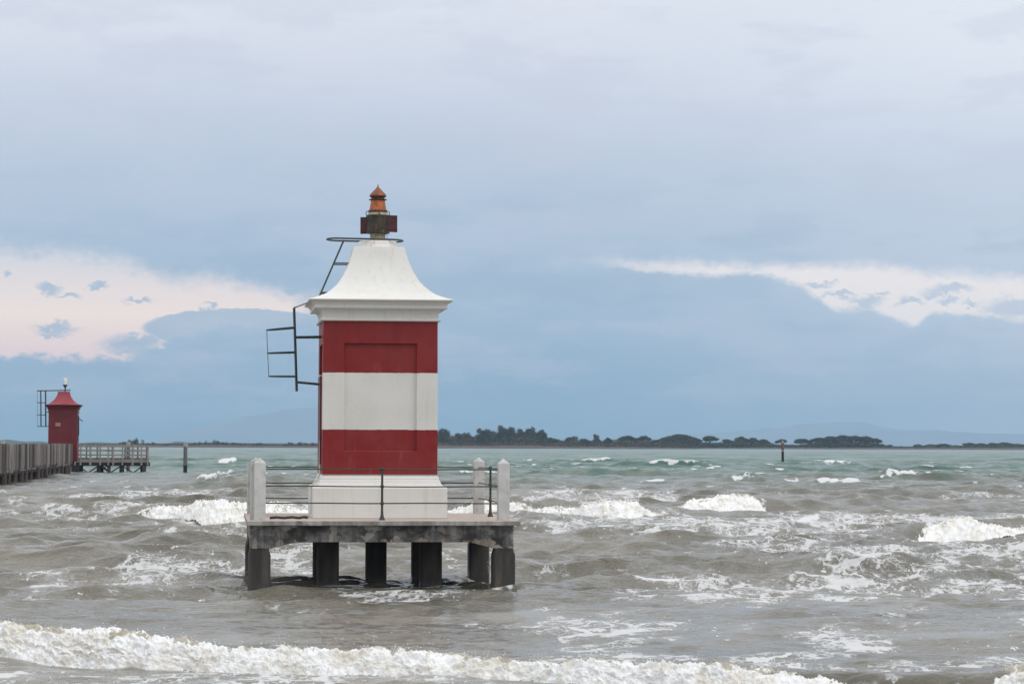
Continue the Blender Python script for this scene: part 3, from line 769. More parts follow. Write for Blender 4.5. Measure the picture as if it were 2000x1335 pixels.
# ------------------------------------------------------------------ the waves that can be picked out one by one
# base line of the wave in photo pixels, its height along it, length in front and behind, where it breaks
class Ridge:
    def __init__(s, base, amp, lf, lb, foam=(), res=None, seed=0, thick=1.0):
        w = sorted(G(px, py) for px, py in base)
        s.x = np.array([p[0] for p in w]); s.y = np.array([p[1] for p in w])
        dm = s.y.mean(); s.ax = np.array([(px - 1000) / FPX * np.interp((px - 1000) / FPX * dm, s.x, s.y) for px, _ in amp]); s.a = np.array([h for _, h in amp])
        s.k = .68 if 45 < dm < 130 else 1.0
        s.lf, s.lb, s.seed, s.res, s.thick = lf, lb, seed, res, thick
        s.foam = [tuple((px - 1000) / FPX * dm for px in f) for f in foam]
    def yc(s, x):
        y = np.interp(x, s.x, s.y) + s.lf * 1.25
        return y + .28 * s.lf * fbm(x * .55 / max(s.lf, .3), x * 0 + s.seed, x * 0, 3) * 2
    def amp(s, x):
        a = np.interp(x, s.ax, s.a) * s.k
        return a * (1 + .22 * fbm(x * .8, x * 0 + 3.3, x * 0 + s.seed, 3))
    def eta(s, x, y):
        t = y - s.yc(x); a = s.amp(x)
        f = np.where(t < 0, np.exp(-(np.abs(t) / s.lf) ** 2.2), np.exp(-(t / s.lb) ** 2))
        return a * f - .22 * a * np.exp(-((t + 1.9 * s.lf) / (s.lf * .9)) ** 2)
RID = [
 Ridge([(-400, 1262), (0, 1281), (500, 1300), (900, 1312), (1200, 1336), (1500, 1352), (1900, 1362), (2400, 1375)],
       [(-900, .29), (0, .29), (400, .24), (760, .195), (1000, .165), (1300, .15), (1600, .15), (1800, .16), (1950, .20), (2400, .28)], .205, .85, [(-500, 1660), (1850, 2500)], seed=1),
 Ridge([(1400, 1062), (1770, 1062), (2000, 1052), (2400, 1046)], [(1380, 0), (1540, .28), (1700, .42), (1770, .52), (2000, .50), (2300, .5), (2600, 0)], .85, 2.6, [(1745, 2400)], seed=2),
 Ridge([(1100, 1000), (1330, 1001), (1480, 998), (1700, 998)], [(1130, 0), (1250, .42), (1330, .54), (1470, .52), (1560, .42), (1680, 0)], 1.1, 3.2, [(1296, 1505)], seed=3),
 Ridge([(850, 1002), (1000, 1008), (1210, 1016), (1320, 1012), (1420, 1014)], [(820, 0), (900, .55), (1000, .66), (1250, .66), (1320, .5), (1420, .2), (1480, 0)], .95, 2.6, [(860, 1345)], seed=4),
 Ridge([(100, 1010), (250, 1015), (340, 1019), (480, 1027), (640, 1026)], [(80, 0), (180, .35), (300, .55), (480, .5), (600, .4), (700, 0)], .95, 2.4, [(182, 640)], seed=5),
 Ridge([(-200, 1078), (100, 1086), (330, 1082), (520, 1076)], [(-300, .1), (0, .22), (180, .34), (320, .34), (420, .2), (540, 0)], .9, 2.2, [(220, 338)], seed=6, thick=.7),
 Ridge([(1020, 1140), (1200, 1135), (1440, 1132), (1560, 1140)], [(1000, 0), (1140, .26), (1250, .32), (1400, .28), (1560, 0)], .6, 1.3, [(1235, 1330)], seed=7, thick=.6),
 Ridge([(1560, 1125), (1700, 1128), (1900, 1118), (2100, 1110)], [(1540, 0), (1640, .24), (1850, .27), (2000, .2), (2300, .2)], .6, 1.2, seed=8),
 Ridge([(780, 1128), (880, 1130), (980, 1128), (1060, 1120)], [(700, .05), (850, .28), (930, .36), (985, .22), (1060, 0)], .55, 1.3, seed=9),
 Ridge([(1840, 1000), (1950, 998), (2100, 994), (2300, 990)], [(1820, 0), (1930, .5), (2100, .6), (2400, .5)], 1.5, 3.2, seed=10),
 Ridge([(-150, 1156), (150, 1168), (330, 1164), (460, 1156)], [(-200, .1), (100, .16), (250, .2), (340, .16), (480, 0)], .6, 1.4, seed=11),
 Ridge([(1480, 1040), (1560, 1026), (1680, 1022), (1760, 1026)], [(1450, .1), (1540, .34), (1640, .34), (1760, .1)], .9, 2.2, [(1538, 1640)], seed=12, thick=.7),
 Ridge([(1380, 943), (1430, 942), (1490, 942), (1540, 944)], [(1400, 0), (1430, .38), (1490, .38), (1520, 0)], 1.4, 4, [(1440, 1486)], seed=13, thick=.8),
 Ridge([(1500, 946), (1560, 944), (1700, 947), (1720, 946)], [(1500, 0), (1545, .38), (1600, .3), (1640, .36), (1690, .34), (1720, 0)], 1.4, 4, [(1536, 1572), (1592, 1688)], seed=14, thick=.8),
 Ridge([(1700, 937), (1740, 937), (1800, 937), (1840, 938)], [(1710, 0), (1742, .5), (1800, .5), (1830, 0)], 1.5, 4, [(1738, 1800)], seed=15, thick=.8),
 Ridge([(380, 943), (400, 944), (440, 942), (480, 938)], [(370, 0), (392, .4), (425, .4), (490, 0)], 1.2, 3.5, [(390, 432)], seed=16, thick=.8),
 Ridge([(400, 932), (425, 933), (460, 931), (500, 931)], [(400, 0), (425, .5), (455, .5), (490, 0)], 1.4, 4, [(422, 456)], seed=17, thick=.8),
 Ridge([(-60, 973), (0, 973), (20, 972), (60, 970)], [(-100, .3), (0, .45), (30, .3), (80, 0)], 1.1, 3, [(-60, 20)], seed=18, thick=.8),
 Ridge([(1190, 944), (1230, 944), (1310, 944), (1340, 945)], [(1190, 0), (1230, .3), (1310, .3), (1340, 0)], 1.4, 4, [(1255, 1305)], seed=19, thick=.6),
 Ridge([(400, 906), (425, 906), (462, 906), (500, 906)], [(400, 0), (425, .7), (460, .7), (500, 0)], 2.2, 6, [(426, 460)], seed=20, thick=.8),
 Ridge([(1580, 910), (1600, 909), (1660, 909), (1700, 909)], [(1580, 0), (1610, .6), (1670, .6), (1700, 0)], 2.2, 6, [(1604, 1668)], seed=21, thick=.7),
 Ridge([(1480, 1000), (1700, 984), (1800, 980), (1900, 984)], [(1480, 0), (1700, .3), (1800, .36), (1900, 0)], 1.3, 3.0, seed=22),
]
# wind sea: many crossing wave trains, crests roughly across the view
_rw = np.random.RandomState(5)
TR = []
for i in range(104):
    lam = .26 * (16 / .26) ** (i / 103.0) * _rw.uniform(.9, 1.1)
    th = R(-94) + _rw.normal() * R(30 if lam < 5 else 17)
    a = (.0062 if lam > 3.5 else .0086) * lam ** .98 * (1.0 if lam < 7 else (7 / lam) ** 1.2)
    TR.append((lam, th, a * _rw.uniform(.5, 1.3), _rw.uniform(0, 2 * PI)))
def sea(x, y, res):
    """x, y arrays, res = local grid spacing; returns displaced x, y, z and a breaking measure"""
    dx = np.zeros_like(x); dy = np.zeros_like(x); z = np.zeros_like(x); jac = np.zeros_like(x)
    calm = .30 + .70 * sst(y, 45, 55)
    calm_small = .45 + .55 * sst(y, 38, 50)
    far = (1.0 + .1 * sst(y, 90, 260)) * (1 - .45 * sst(y, 120, 150) * (1 - sst(y, 230, 260)) * (1 - sst(x / y, -.135, -.10)))
    grp = 1 + .9 * fbm(x / 26, y / 34, x * 0 + 2.0, 2)
    for lam, th, a, ph in TR:
        kx, ky = math.cos(th), math.sin(th); k = 2 * PI / lam
        att = sst(lam / res, 2.2, 5.0)
        if att.max() <= 0: continue
        p = k * (kx * x + ky * y) + ph
        am = a * att * (calm if lam > 2 else calm_small) * far * (grp if lam > 1.5 else 1.0)
        c, s_ = np.cos(p), np.sin(p)
        z += am * c; q = .9
        dx -= q * kx * am * s_; dy -= q * ky * am * s_
        jac += q * am * k * c
    return dx, dy, z, jac
def ridges(x, y):
    z = -.05 * np.exp(-((y - 45.5) / 3.0) ** 2)
    for r in RID:
        m = (y > r.y.min() - 12) & (y < r.y.max() + 20)
        if not m.any(): continue
        rows = np.where(m.any(axis=1))[0] if x.ndim == 2 else None
        if rows is not None:
            sl = slice(rows[0], rows[-1] + 1); z[sl] += r.eta(x[sl], y[sl])
        else: z += r.eta(x, y)
    return z
# drifting foam left by the breakers: photo boxes (x0, x1, y0, y1, strength)
PATCH = [(960, 1750, 1004, 1060, .62), (1480, 2300, 1002, 1030, .62), (1380, 2400, 1064, 1118, .66), (1430, 2200, 1105, 1180, .55), (1150, 1750, 1120, 1185, .5), (1000, 1250, 1020, 1050, .6),
         (100, 490, 955, 985, .5), (-200, 330, 985, 1012, .45), (280, 620, 1012, 1062, .55), (1000, 1330, 962, 992, .66), (230, 500, 1085, 1150, .58), (0, 420, 1128, 1172, .5), (330, 700, 1085, 1118, .5),
         (1000, 1500, 1190, 1262, .52), (1500, 2200, 1180, 1330, .40), (-200, 700, 1170, 1215, .28), (-400, 1300, 1284, 1420, .55), (950, 1900, 1262, 1340, .46), (640, 900, 1232, 1268, .34), (430, 1000, 1150, 1175, .42),
         (-100, 260, 1020, 1050, .38), (860, 1020, 1088, 1110, .5), (480, 900, 1060, 1140, .16), (1000, 2400, 940, 1000, .26), (-200, 500, 930, 985, .22)]
def foam_field(x, y):
    """x, y -> 0..1 cover of old foam"""
    px = 1000 + x / y * FPX; py = 867 + (px - 1000) * ROLL + CAMH * FPX / y
    f = np.zeros_like(x) + .18 * sst(py, 960, 1010)
    wob = fbm(x * .35, y * .16, x * 0 + 7.7, 3); wob2 = fbm(x * .9, y * .4, x * 0 + 1.7, 3)
    pxw = px + wob * 90; pyw = py + wob2 * 9 + wob * 12
    for x0, x1, y0, y1, s_ in PATCH:
        ex = (x1 - x0) * .18; ey = (y1 - y0) * .35
        m = sst(pxw, x0 - ex, x0 + ex) * (1 - sst(pxw, x1 - ex, x1 + ex)) * sst(pyw, y0 - ey, y0 + ey) * (1 - sst(pyw, y1 - ey, y1 + ey))
        f = np.maximum(f, m * s_ * .86)
    return f

def sea_rows():
    d = [15.0]
    while d[-1] < 1800: d.append(d[-1] * (1.00175 if 26 < d[-1] < 420 else (1.004 if d[-1] < 26 else 1.0035)))
    while d[-1] < 14600: d.append(d[-1] * 1.06)
    return np.array(d)
rows = sea_rows()
uc = np.linspace(-.225, .225, 1101)
sd = [.225]
while sd[-1] < .48: sd.append(sd[-1] + .0009 + (sd[-1] - .225) * .02)
while sd[-1] < 1.2: sd.append(sd[-1] * 1.10)
sd = np.array(sd[1:])
us = np.concatenate([-sd[::-1], uc, sd])
UU, DD = np.meshgrid(us, rows)
XX = UU * DD
du = np.gradient(us); dr = np.gradient(rows)
res = np.maximum(du[None, :] * DD, dr[:, None] * .8)
edge = (1 - sst(np.abs(UU), .55, .9)) * (1 - sst(DD, 1500, 1900))
res = np.where(edge <= 0, 99, res)
ddx, ddy, zz, jj = sea(XX, DD, res)
rz = ridges(XX, DD)
small = fbm(XX * 1.4, DD * .9, XX * 0 + 3, 4) * np.clip(sst(.35 / np.maximum(res, .01), .5, 1.5), 0, 1)
zz = (zz + small * .035 * (.3 + .7 * sst(DD, 40, 50))) * edge + rz * edge
def ridge_caps(x, y):
    z = np.zeros_like(x)
    for r in RID:
        dm = r.y.mean()
        if dm < 40: continue
        rows_ = np.where(((y > r.y.min() - 12) & (y < r.y.max() + 20)).any(axis=1))[0]
        if not len(rows_): continue
        sl = slice(rows_[0], rows_[-1] + 1); X2, Y2 = x[sl], y[sl]; t = (Y2 - r.yc(X2)) / r.lf
        w = fbm(X2 * 1.1, Y2 * .3, X2 * 0 + r.seed, 3)
        far = dm > 115
        far = far or r.thick < .75
        sec = np.exp(-((t + .35 + w * .8) / .50) ** 2) * .95 if far else np.maximum(np.exp(-((t + .9 + w) / 1.2) ** 2) * .62, np.exp(-((t - .9 - w) / 1.3) ** 2) * .60)
        for xa, xb in r.foam:
            e = min(.25 * (xb - xa), 2.0)
            z[sl] = np.maximum(z[sl], sec * sst(X2 + w * e, xa - e, xa + e) * (1 - sst(X2 + w * e, xb - e, xb + e)))
    return z
caps = sst(jj, .92, 1.3) * sst(DD, 48, 75) * edge
far_caps = sst(jj + .9 * fbm(XX / 7.0, DD / 16.0, XX * 0 + 9.0, 3), .64, .92) * sst(DD, 120, 200) * edge
ff = np.maximum(foam_field(XX, DD), 0)
ff = np.where(DD > 420, 0, ff)
collar = np.zeros_like(XX)
for lx, ly in [(a_ * H, b_ * H) for a_ in (-1, 1) for b_ in (-1, 1)] + [(a_ * .94 + .03, b_ * .98) for a_ in (-1, 1) for b_ in (-1, 1)] + [(.03, 0)]:
    wx_, wy_ = CX + math.cos(ANG) * lx - math.sin(ANG) * ly, CY + math.sin(ANG) * lx + math.cos(ANG) * ly
    collar = np.maximum(collar, .52 * np.exp(-(((XX - wx_) / .34) ** 2 + ((DD - wy_ + .12) / .42) ** 2) ** 2))
cap = np.maximum(np.maximum(caps, far_caps), np.maximum(collar, ridge_caps(XX, DD)))
me = grid_mesh('sea', XX + ddx * edge, DD + ddy * edge, zz, {'foam': ff, 'cap': cap})

def mat_sea():
    m, b = newmat('silty_sea_water')
    g = V.nt.nodes.new('ShaderNodeNewGeometry'); p = V(g.outputs['Position'])
    s = V.nt.nodes.new('ShaderNodeSeparateXYZ'); V.nt.links.new(g.outputs['Position'], s.inputs[0])
    x, y, z = [V(s.outputs[i]) for i in range(3)]
    fa = V.nt.nodes.new('ShaderNodeAttribute'); fa.attribute_name = 'foam'; F = V(fa.outputs['Fac'])
    ca = V.nt.nodes.new('ShaderNodeAttribute'); ca.attribute_name = 'cap'; C = V(ca.outputs['Fac'])
    q = stretch(p, 1, 1, 0)
    wv = noise(stretch(p, .5, .3, 0), 1.0, 4, .6) - .5
    wv2 = noise(stretch(p, .5, .3, 0), 1.0 + 0.0, 4, .6, 1.5) - .5
    # silt near the beach, green water off it
    off = smooth(y + wv * 160.0 + (noise(stretch(p, .03, .008, 0), 1.0, 3, .5) - .5) * 120.0, 110, 270)
    silt = mix(smooth(noise(stretch(p, .18, .12, 0), 1.0, 5, .6), .38, .62), (0.115, 0.107, 0.080), (0.182, 0.169, 0.135))
    green = mix(smooth(noise(stretch(p, .02, .012, 0), 1.0, 4, .6), .4, .6), (0.050, 0.118, 0.090), (0.080, 0.150, 0.118))
    wcol = mix(off, silt, green)
    # lace of old foam: cell walls of a warped cell pattern, broken by noise
    def wv_node(vv, sc_, feat='DISTANCE_TO_EDGE'):
        n = V.nt.nodes.new('ShaderNodeTexVoronoi'); n.feature = feat; n.inputs['Scale'].default_value = sc_
        link(V.nt, n.inputs['Vector'], vv); return V(n.outputs['Distance'])
    warp = V.nt.nodes.new('ShaderNodeTexNoise'); link(V.nt, warp.inputs['Vector'], stretch(p, .9, .75, .9)); warp.inputs['Scale'].default_value = 1.0; warp.inputs['Detail'].default_value = 5; warp.inputs['Roughness'].default_value = .62
    wm = V.nt.nodes.new('ShaderNodeVectorMath'); wm.operation = 'MULTIPLY_ADD'; V.nt.links.new(warp.outputs['Color'], wm.inputs[0]); wm.inputs[1].default_value = (1.9, 1.9, 0)
    link(V.nt, wm.inputs[2], stretch(p, .9, .66, .9))
    wp = V(wm.outputs[0])
    v1 = wv_node(wp, 1.7); v2 = wv_node(wp, 4.6)
    cov = noise(stretch(p, .55, .42, .6), 1.0, 6, .62)
    thick = M('MAXIMUM', F * 1.0 + (cov - .5) * 1.7 - .30, 0.0)
    lace = M('MAXIMUM', smooth(v1, thick * .18, thick * .18 + .07, 1.0, 0.0), smooth(v2, thick * .12, thick * .12 + .08, 1.0, 0.0) * .8) * smooth(thick, .04, .16)
    blot = smooth(F * 1.1 + (noise(stretch(p, 1.7, 1.3, 2.0), 1.0, 7, .68, .6) - .5) * 1.5, .68, .92)
    # bubbles in streaks
    fl = noise(stretch(p, 7, 3.0, 6), 1.0, 5, .6)
    fleck = smooth(fl + F * .20, .70, .75)
    capn = smooth(C + (noise(stretch(p, 1.2, .7, 1.6), 1.0, 7, .72) - .5) * 3.0, .44, .74)
    foam = M('MAXIMUM', M('MAXIMUM', lace * .78, blot * .85), M('MAXIMUM', fleck * smooth(F, .1, .3) * .8, capn * .95))
    foam = M('MINIMUM', foam, 1.0)
    thin = smooth(F + (cov - .5) * .8, .25, .75) * .28      # milky veil of fine bubbles between the lace
    c = mix(thin, wcol, (0.46, 0.45, 0.42))
    c = mix(foam, c, (0.70, 0.70, 0.695))
    link(V.nt, b.inputs['Base Color'], c)
    rg = mix(0.0, (0, 0, 0), (0, 0, 0))
    rough = smooth(y, 40, 700, .055, .26)
    link(V.nt, b.inputs['Roughness'], rough + foam * .45)
    b.inputs['IOR'].default_value = 1.37
    # ripples too small for the mesh
    r1 = noise(stretch(p, 1.6, 2.6, 0), 1.0, 3, .55, .4)
    r2 = noise(stretch(p, 6.5, 10.0, 0), 1.0, 4, .6, .3)
    r3 = noise(stretch(p, .45, .75, 0), 1.0, 2, .5)
    gust = smooth(noise(stretch(p, .22, .30, 0), 1.0, 3, .5), .38, .62, .35, 1.0)
    shelter = smooth(y, 38, 50, .40, 1.0)
    rd = 1.0 - M('ABSOLUTE', noise(stretch(p, 1.1, 2.0, 0), 1.0, 5, .6, .5) - .5) * 2.0
    rd2 = 1.0 - M('ABSOLUTE', noise(stretch(p, 3.4, 5.6, 0), 1.0, 4, .6, .4) - .5) * 2.0
    h = r1 * .06 * shelter + rd * .060 * shelter + rd2 * .050 * gust * shelter + r2 * .046 * gust + r3 * .35 * smooth(y, 120, 300, 0.0, 1.0) + foam * .02
    bump(b, h, 1.0, 1.0)
    return m
me.materials.append(mat_sea())
so = bpy.data.objects.new('sea', me); COL.objects.link(so); tag(so, kind='structure')

# ------------------------------------------------------------------ broken white water: real lumps on the breaking crests
def mat_foam():
    m, b = newmat('white_water')
    g = V.nt.nodes.new('ShaderNodeNewGeometry'); p = V(g.outputs['Position'])
    at = V.nt.nodes.new('ShaderNodeAttribute'); at.attribute_name = 'thin'; T = V(at.outputs['Fac'])
    n1 = noise(p, 2.6, 6, .62); n2 = noise(p, 9.0, 5, .65)
    c = mix(smooth(n1 + (n2 - .5) * .5, .42, .64) * .75, (0.86, 0.86, 0.85), (0.66, 0.62, 0.52))
    c = mix(smooth(T + (n2 - .5) * .9 + (n1 - .5) * .5, .54, .90) * .85, c, (0.36, 0.32, 0.235))
    link(V.nt, b.inputs['Base Color'], c)
    b.inputs['Roughness'].default_value = .55; b.inputs['Specular IOR Level'].default_value = .35
    b.inputs['Subsurface Weight'].default_value = 0.0
    bump(b, noise(p, 16, 5, .62), .022, .8)
    return m
FV = []; FF = []; FT = []; fbase = 0
def foam_strip(r, xa, xb, ds, nt, lump):
    global fbase
    n = int((xb - xa) / ds) + 1
    xs_ = np.linspace(xa, xb, n); t = np.linspace(0, 1, nt)
    S, T = np.meshgrid(xs_, t)          # rows = profile
    s_ = r.seed * 13.7
    A = r.amp(S); yc = r.yc(S)
    e0 = sst(S, xa, xa + min(.8 * r.lf * 3, (xb - xa) * .3)); e1 = 1 - sst(S, xb - (1.9 if r.lf < .3 else (xb - xa) * .24), xb)
    env = np.sqrt(np.clip(e0 * e1, 0, 1))
    # profile from behind the crest, over it, down the bulging face to the toe
    tp = np.array([0, .16, .30, .45, .62, .80, .93, 1.0]); 
    yo = np.interp(T, tp, [1.5, .75, .2, -.45, -1.0, -1.35, -1.62, -1.75]) * r.lf
    zo = np.interp(T, tp, [.72, .96, 1.06, .98, .62, .26, .03, -.12]) * A
    toe = fbm(S * 1.1 / r.lf * .3, S * 0, S * 0 + s_, 4) * .9 + fbm(S * 2.5, S * 0 + 2, S * 0 + s_, 4) * .25
    yo = yo + np.where(T > .45, (T - .45) * toe * r.lf * 1.5, 0)
    back = fbm(S * 1.2, S * 0 + 9, S * 0 + s_, 4)
    yo = yo + np.where(T < .3, (.3 - T) * back * r.lf * 5, 0)
    x = S.copy(); y = yc + yo; z = zo * (.55 + .45 * env)
    # normal in the y,z plane
    dyt = np.gradient(y, axis=0); dzt = np.gradient(z, axis=0); L_ = np.sqrt(dyt ** 2 + dzt ** 2) + 1e-6
    ny, nz = dzt / L_, -dyt / L_
    f1 = 1 / lump
    arc = np.cumsum(L_, axis=0)
    b1 = 1 - worley(S * f1 * .7, arc * f1 * 1.0 + s_, z * f1 * .6); b2 = 1 - worley(S * f1 * 2.1 + 5, arc * f1 * 2.3 + s_, z * f1 * 1.2 + 3)
    b3 = 1 - worley(S * f1 * 5.2, arc * f1 * 5.5 + s_, z * f1 * 3)
    fb = fbm(S * f1 * 3.0, y * f1 * 3.0, z * f1 * 3.0 + s_, 4, .6)
    big = fbm(S * f1 * .35, T * 2, S * 0 + s_, 3)
    d = lump * (.74 * b1 + .36 * b2 * (.4 + b1) + .17 * b3 + .26 * fb + (.55 if r.lf < .3 else .95) * big - .36) * r.thick
    w = np.sin(np.clip(T, 0, 1) * PI) ** .55 * env
    x = x + lump * .22 * fbm(S * f1 * 1.3, arc * f1 * 1.3, S * 0 + s_ + 30, 3) * w
    y = y + ny * d * w; z = z + nz * d * w
    # sink the edges under the water so the outline is ragged
    rag = fbm(S * f1 * 1.6, arc * f1 * 1.6, S * 0 + s_ + 50, 5, .62)
    sink = (1 - env) * .5 + sst(np.abs(T - .48) * 2, .50, 1.0) * .36
    z = z - np.maximum(sink + rag * .42 - .10, 0) * .8 * (lump + .3 * A)
    # follow the small waves of the sea underneath
    ddx_, ddy_, zz_, _ = sea(x, y, np.full(x.shape, max(ds, .05)))
    z = z + zz_ * (1 - .0 * env)
    thin = (.25 + sst(big + fb * .6, -.25, .35)) * (1 - sst(np.abs(T - .26), .08, .34)) * (.55 + .8 * (1 - b1))
    i = np.arange(x.size, dtype=np.int64).reshape(x.shape) + fbase
    FV.append(np.stack([x, y, z], -1).reshape(-1, 3)); FT.append(thin.ravel())
    FF.append(np.stack([i[:-1, :-1], i[1:, :-1], i[1:, 1:], i[:-1, 1:]], -1).reshape(-1, 4)); fbase += x.size
    return x, y, z
drops = []
rnd2 = np.random.RandomState(4)
def spray(x, y, z, count, rmin, rmax, up):
    k_ = rnd2.randint(0, x.size, count)
    # gather drops in bursts
    for i in k_:
        bx, by, bz = x.flat[i], y.flat[i], z.flat[i]
        for _ in range(rnd2.randint(1, 7)):
            h = abs(rnd2.normal()) * up
            drops.append((bx + rnd2.normal() * up * .8, by + rnd2.normal() * up * .8, bz + h, rnd2.uniform(rmin, rmax) * (1 - .5 * min(h / (3 * up), 1))))
for r in RID:
    dm = r.y.mean(); px_w = dm / 2560.0
    if dm > 115 or r.thick < .75: continue
    for (xa, xb) in r.foam:
        near = dm < 35
        xa_, xb_ = max(xa, -.30 * dm), min(xb, .30 * dm)
        ds = .011 if near else px_w * .75
        nt = 110 if near else 56
        lump = .098 if near else min(.19, max(.08, r.lf * .17))
        x, y, z = foam_strip(r, xa_, xb_, ds, nt, lump)
        row = slice(int(nt * .15), int(nt * .5))
        ins = (slice(row.start, row.stop), slice(int(x.shape[1] * .05), int(x.shape[1] * .92)))
        if near: spray(x[ins], y[ins], z[ins], 260, .003, .008, .06); spray(x[nt * 3 // 4:], y[nt * 3 // 4:], z[nt * 3 // 4:], 260, .003, .006, .03)
        elif dm < 120: spray(x[ins], y[ins], z[ins], int(14 * (xb_ - xa_)), .006, .015, .10)
# bursts where waves meet the legs
def world(lx, ly): 
    c, s_ = math.cos(ANG), math.sin(ANG); return CX + c * lx - s_ * ly, CY + s_ * lx + c * ly
for (lx, ly, nb, sp_, up_) in ((H + .30, H - .40, 80, .10, .10), (-H - .45, H - .6, 150, .12, .10), (.03, .9, 60, .15, .05)):
    wx, wy = world(lx, ly)
    for _ in range(nb):
        drops.append((wx + rnd2.normal() * sp_, wy + rnd2.normal() * .12, .10 + abs(rnd2.normal()) * up_, rnd2.uniform(.003, .009)))
octv = np.array([(1, 0, 0), (-1, 0, 0), (0, 1, 0), (0, -1, 0), (0, 0, 1), (0, 0, -1)], float)
octf = np.array([(0, 2, 4), (2, 1, 4), (1, 3, 4), (3, 0, 4), (2, 0, 5), (1, 2, 5), (3, 1, 5), (0, 3, 5)])
D_ = np.array(drops); sc_ = np.stack([np.ones(len(D_)), np.ones(len(D_)), rnd2.uniform(.7, 1.7, len(D_))], -1)
dv = (octv[None] * D_[:, 3][:, None, None] * sc_[:, None, :] + D_[:, None, :3]).reshape(-1, 3)
df = (octf[None] + (np.arange(len(D_)) * 6)[:, None, None]).reshape(-1, 3) + fbase
V4 = np.concatenate(FV + [dv]).astype(np.float32); Q4 = np.concatenate(FF); 
me = bpy.data.meshes.new('sea_foam'); me.vertices.add(len(V4)); me.vertices.foreach_set('co', V4.ravel())
idx = np.concatenate([Q4.ravel(), df.ravel()]).astype(np.int32)
ls = np.concatenate([np.arange(0, len(Q4) * 4, 4), len(Q4) * 4 + np.arange(0, len(df) * 3, 3)]).astype(np.int32)
me.loops.add(len(idx)); me.loops.foreach_set('vertex_index', idx); me.polygons.add(len(ls)); me.polygons.foreach_set('loop_start', ls)
me.update(calc_edges=True); me.shade_smooth()
t_ = me.attributes.new('thin', 'FLOAT', 'POINT'); t_.data.foreach_set('value', np.concatenate(FT + [np.zeros(len(dv))]).astype(np.float32))
me.materials.append(mat_foam())
fo = bpy.data.objects.new('sea_foam', me); COL.objects.link(fo); tag(fo, 'white broken foam and spray on the breaking crests of the waves', 'foam', kind='stuff')

# beach under and behind the camera, out of the picture
bx_ = np.linspace(-120, 120, 25); by_ = np.linspace(-60, 16.5, 16)
BX, BY = np.meshgrid(bx_, by_)
me = grid_mesh('beach', BX, BY, .55 - (BY + 60) / 76.5 * .95 + fbm(BX * .1, BY * .1, BX * 0, 3) * .1)
me.materials.append(mat_simple('wet_sand', [(0.30, 0.25, 0.18), (0.22, 0.18, 0.13)], .8))
tag_o = bpy.data.objects.new('beach', me); COL.objects.link(tag_o); tag(tag_o, kind='structure')
# ------------------------------------------------------------------ the far shores, their trees and the mountains behind
def mat_leaf(name, c0, c1, c2):
    m, b = newmat(name)
    at = V.nt.nodes.new('ShaderNodeAttribute'); at.attribute_name = 'tone'; t = V(at.outputs['Fac'])
    oi = V.nt.nodes.new('ShaderNodeObjectInfo'); rv = V(oi.outputs['Random'])
    c = mix(t, c0, c1); c = mix(rv * .45, c, c2)
    link(V.nt, b.inputs['Base Color'], c); b.inputs['Roughness'].default_value = .75; b.inputs['Specular IOR Level'].default_value = .2
    return m
M_PINE = mat_leaf('pine_needles', (0.020, 0.030, 0.013), (0.064, 0.074, 0.028), (0.050, 0.046, 0.022))
M_BROAD = mat_leaf('autumn_foliage', (0.026, 0.030, 0.014), (0.088, 0.078, 0.034), (0.095, 0.060, 0.036))
M_SHRUB = mat_leaf('shrub_foliage', (0.022, 0.036, 0.018), (0.065, 0.080, 0.035), (0.055, 0.06, 0.03))
M_SCRUB = mat_leaf('dry_scrub', (0.050, 0.042, 0.026), (0.11, 0.085, 0.050), (0.06, 0.05, 0.03))
M_BARK = mat_simple('bark', [(0.10, 0.085, 0.07), (0.06, 0.05, 0.04)], .9, 0, 2.0, 0)
M_MUD = mat_simple('red_brown_marsh', [(0.075, 0.050, 0.036), (0.050, 0.037, 0.026), (0.10, 0.075, 0.052)], .9, 0, .08, 0, (.4, .6), (1, 1, 8))
M_MOUNT = mat_simple('haze_tinted_mountain', [(0.17, 0.22, 0.26), (0.21, 0.26, 0.30)], .9, 0, .002, 0)  # pale blue of distant haze put into the mountain colour itself
rl = np.random.RandomState(21)
def leaves(clumps, size, dens):
    """clumps: (cx, cy, cz, rx, ry, rz, tone) -> triangles spread through their volumes"""
    vs = []; tn = []
    for cx, cy, cz, rx, ry, rz_, tone in clumps:
        n = max(12, int(dens * (rx * ry + rx * rz_ + ry * rz_)))
        d = rl.normal(size=(n, 3)); d /= np.linalg.norm(d, axis=1)[:, None]
        rr = rl.uniform(.35, 1.0, n) ** .45; rr *= 1 + .16 * rl.normal(size=n) * (rr > .8)
        c = d * rr[:, None] * np.array([rx, ry, rz_]) + np.array([cx, cy, cz])
        a = rl.normal(size=(n, 3)); a /= np.linalg.norm(a, axis=1)[:, None]; a[:, 2] *= .6
        b_ = np.cross(a, rl.normal(size=(n, 3))); b_ /= np.linalg.norm(b_, axis=1)[:, None] + 1e-9
        s_ = (size * rl.uniform(.5, 1.3, n))[:, None]
        t = np.stack([c + a * s_, c - a * s_ * .5 + b_ * s_ * .8, c - a * s_ * .5 - b_ * s_ * .8], 1)
        vs.append(t.reshape(-1, 3)); tn.append(np.repeat(np.clip(tone + rl.normal(size=n) * .22, 0, 1), 3))
    return np.concatenate(vs), np.concatenate(tn)
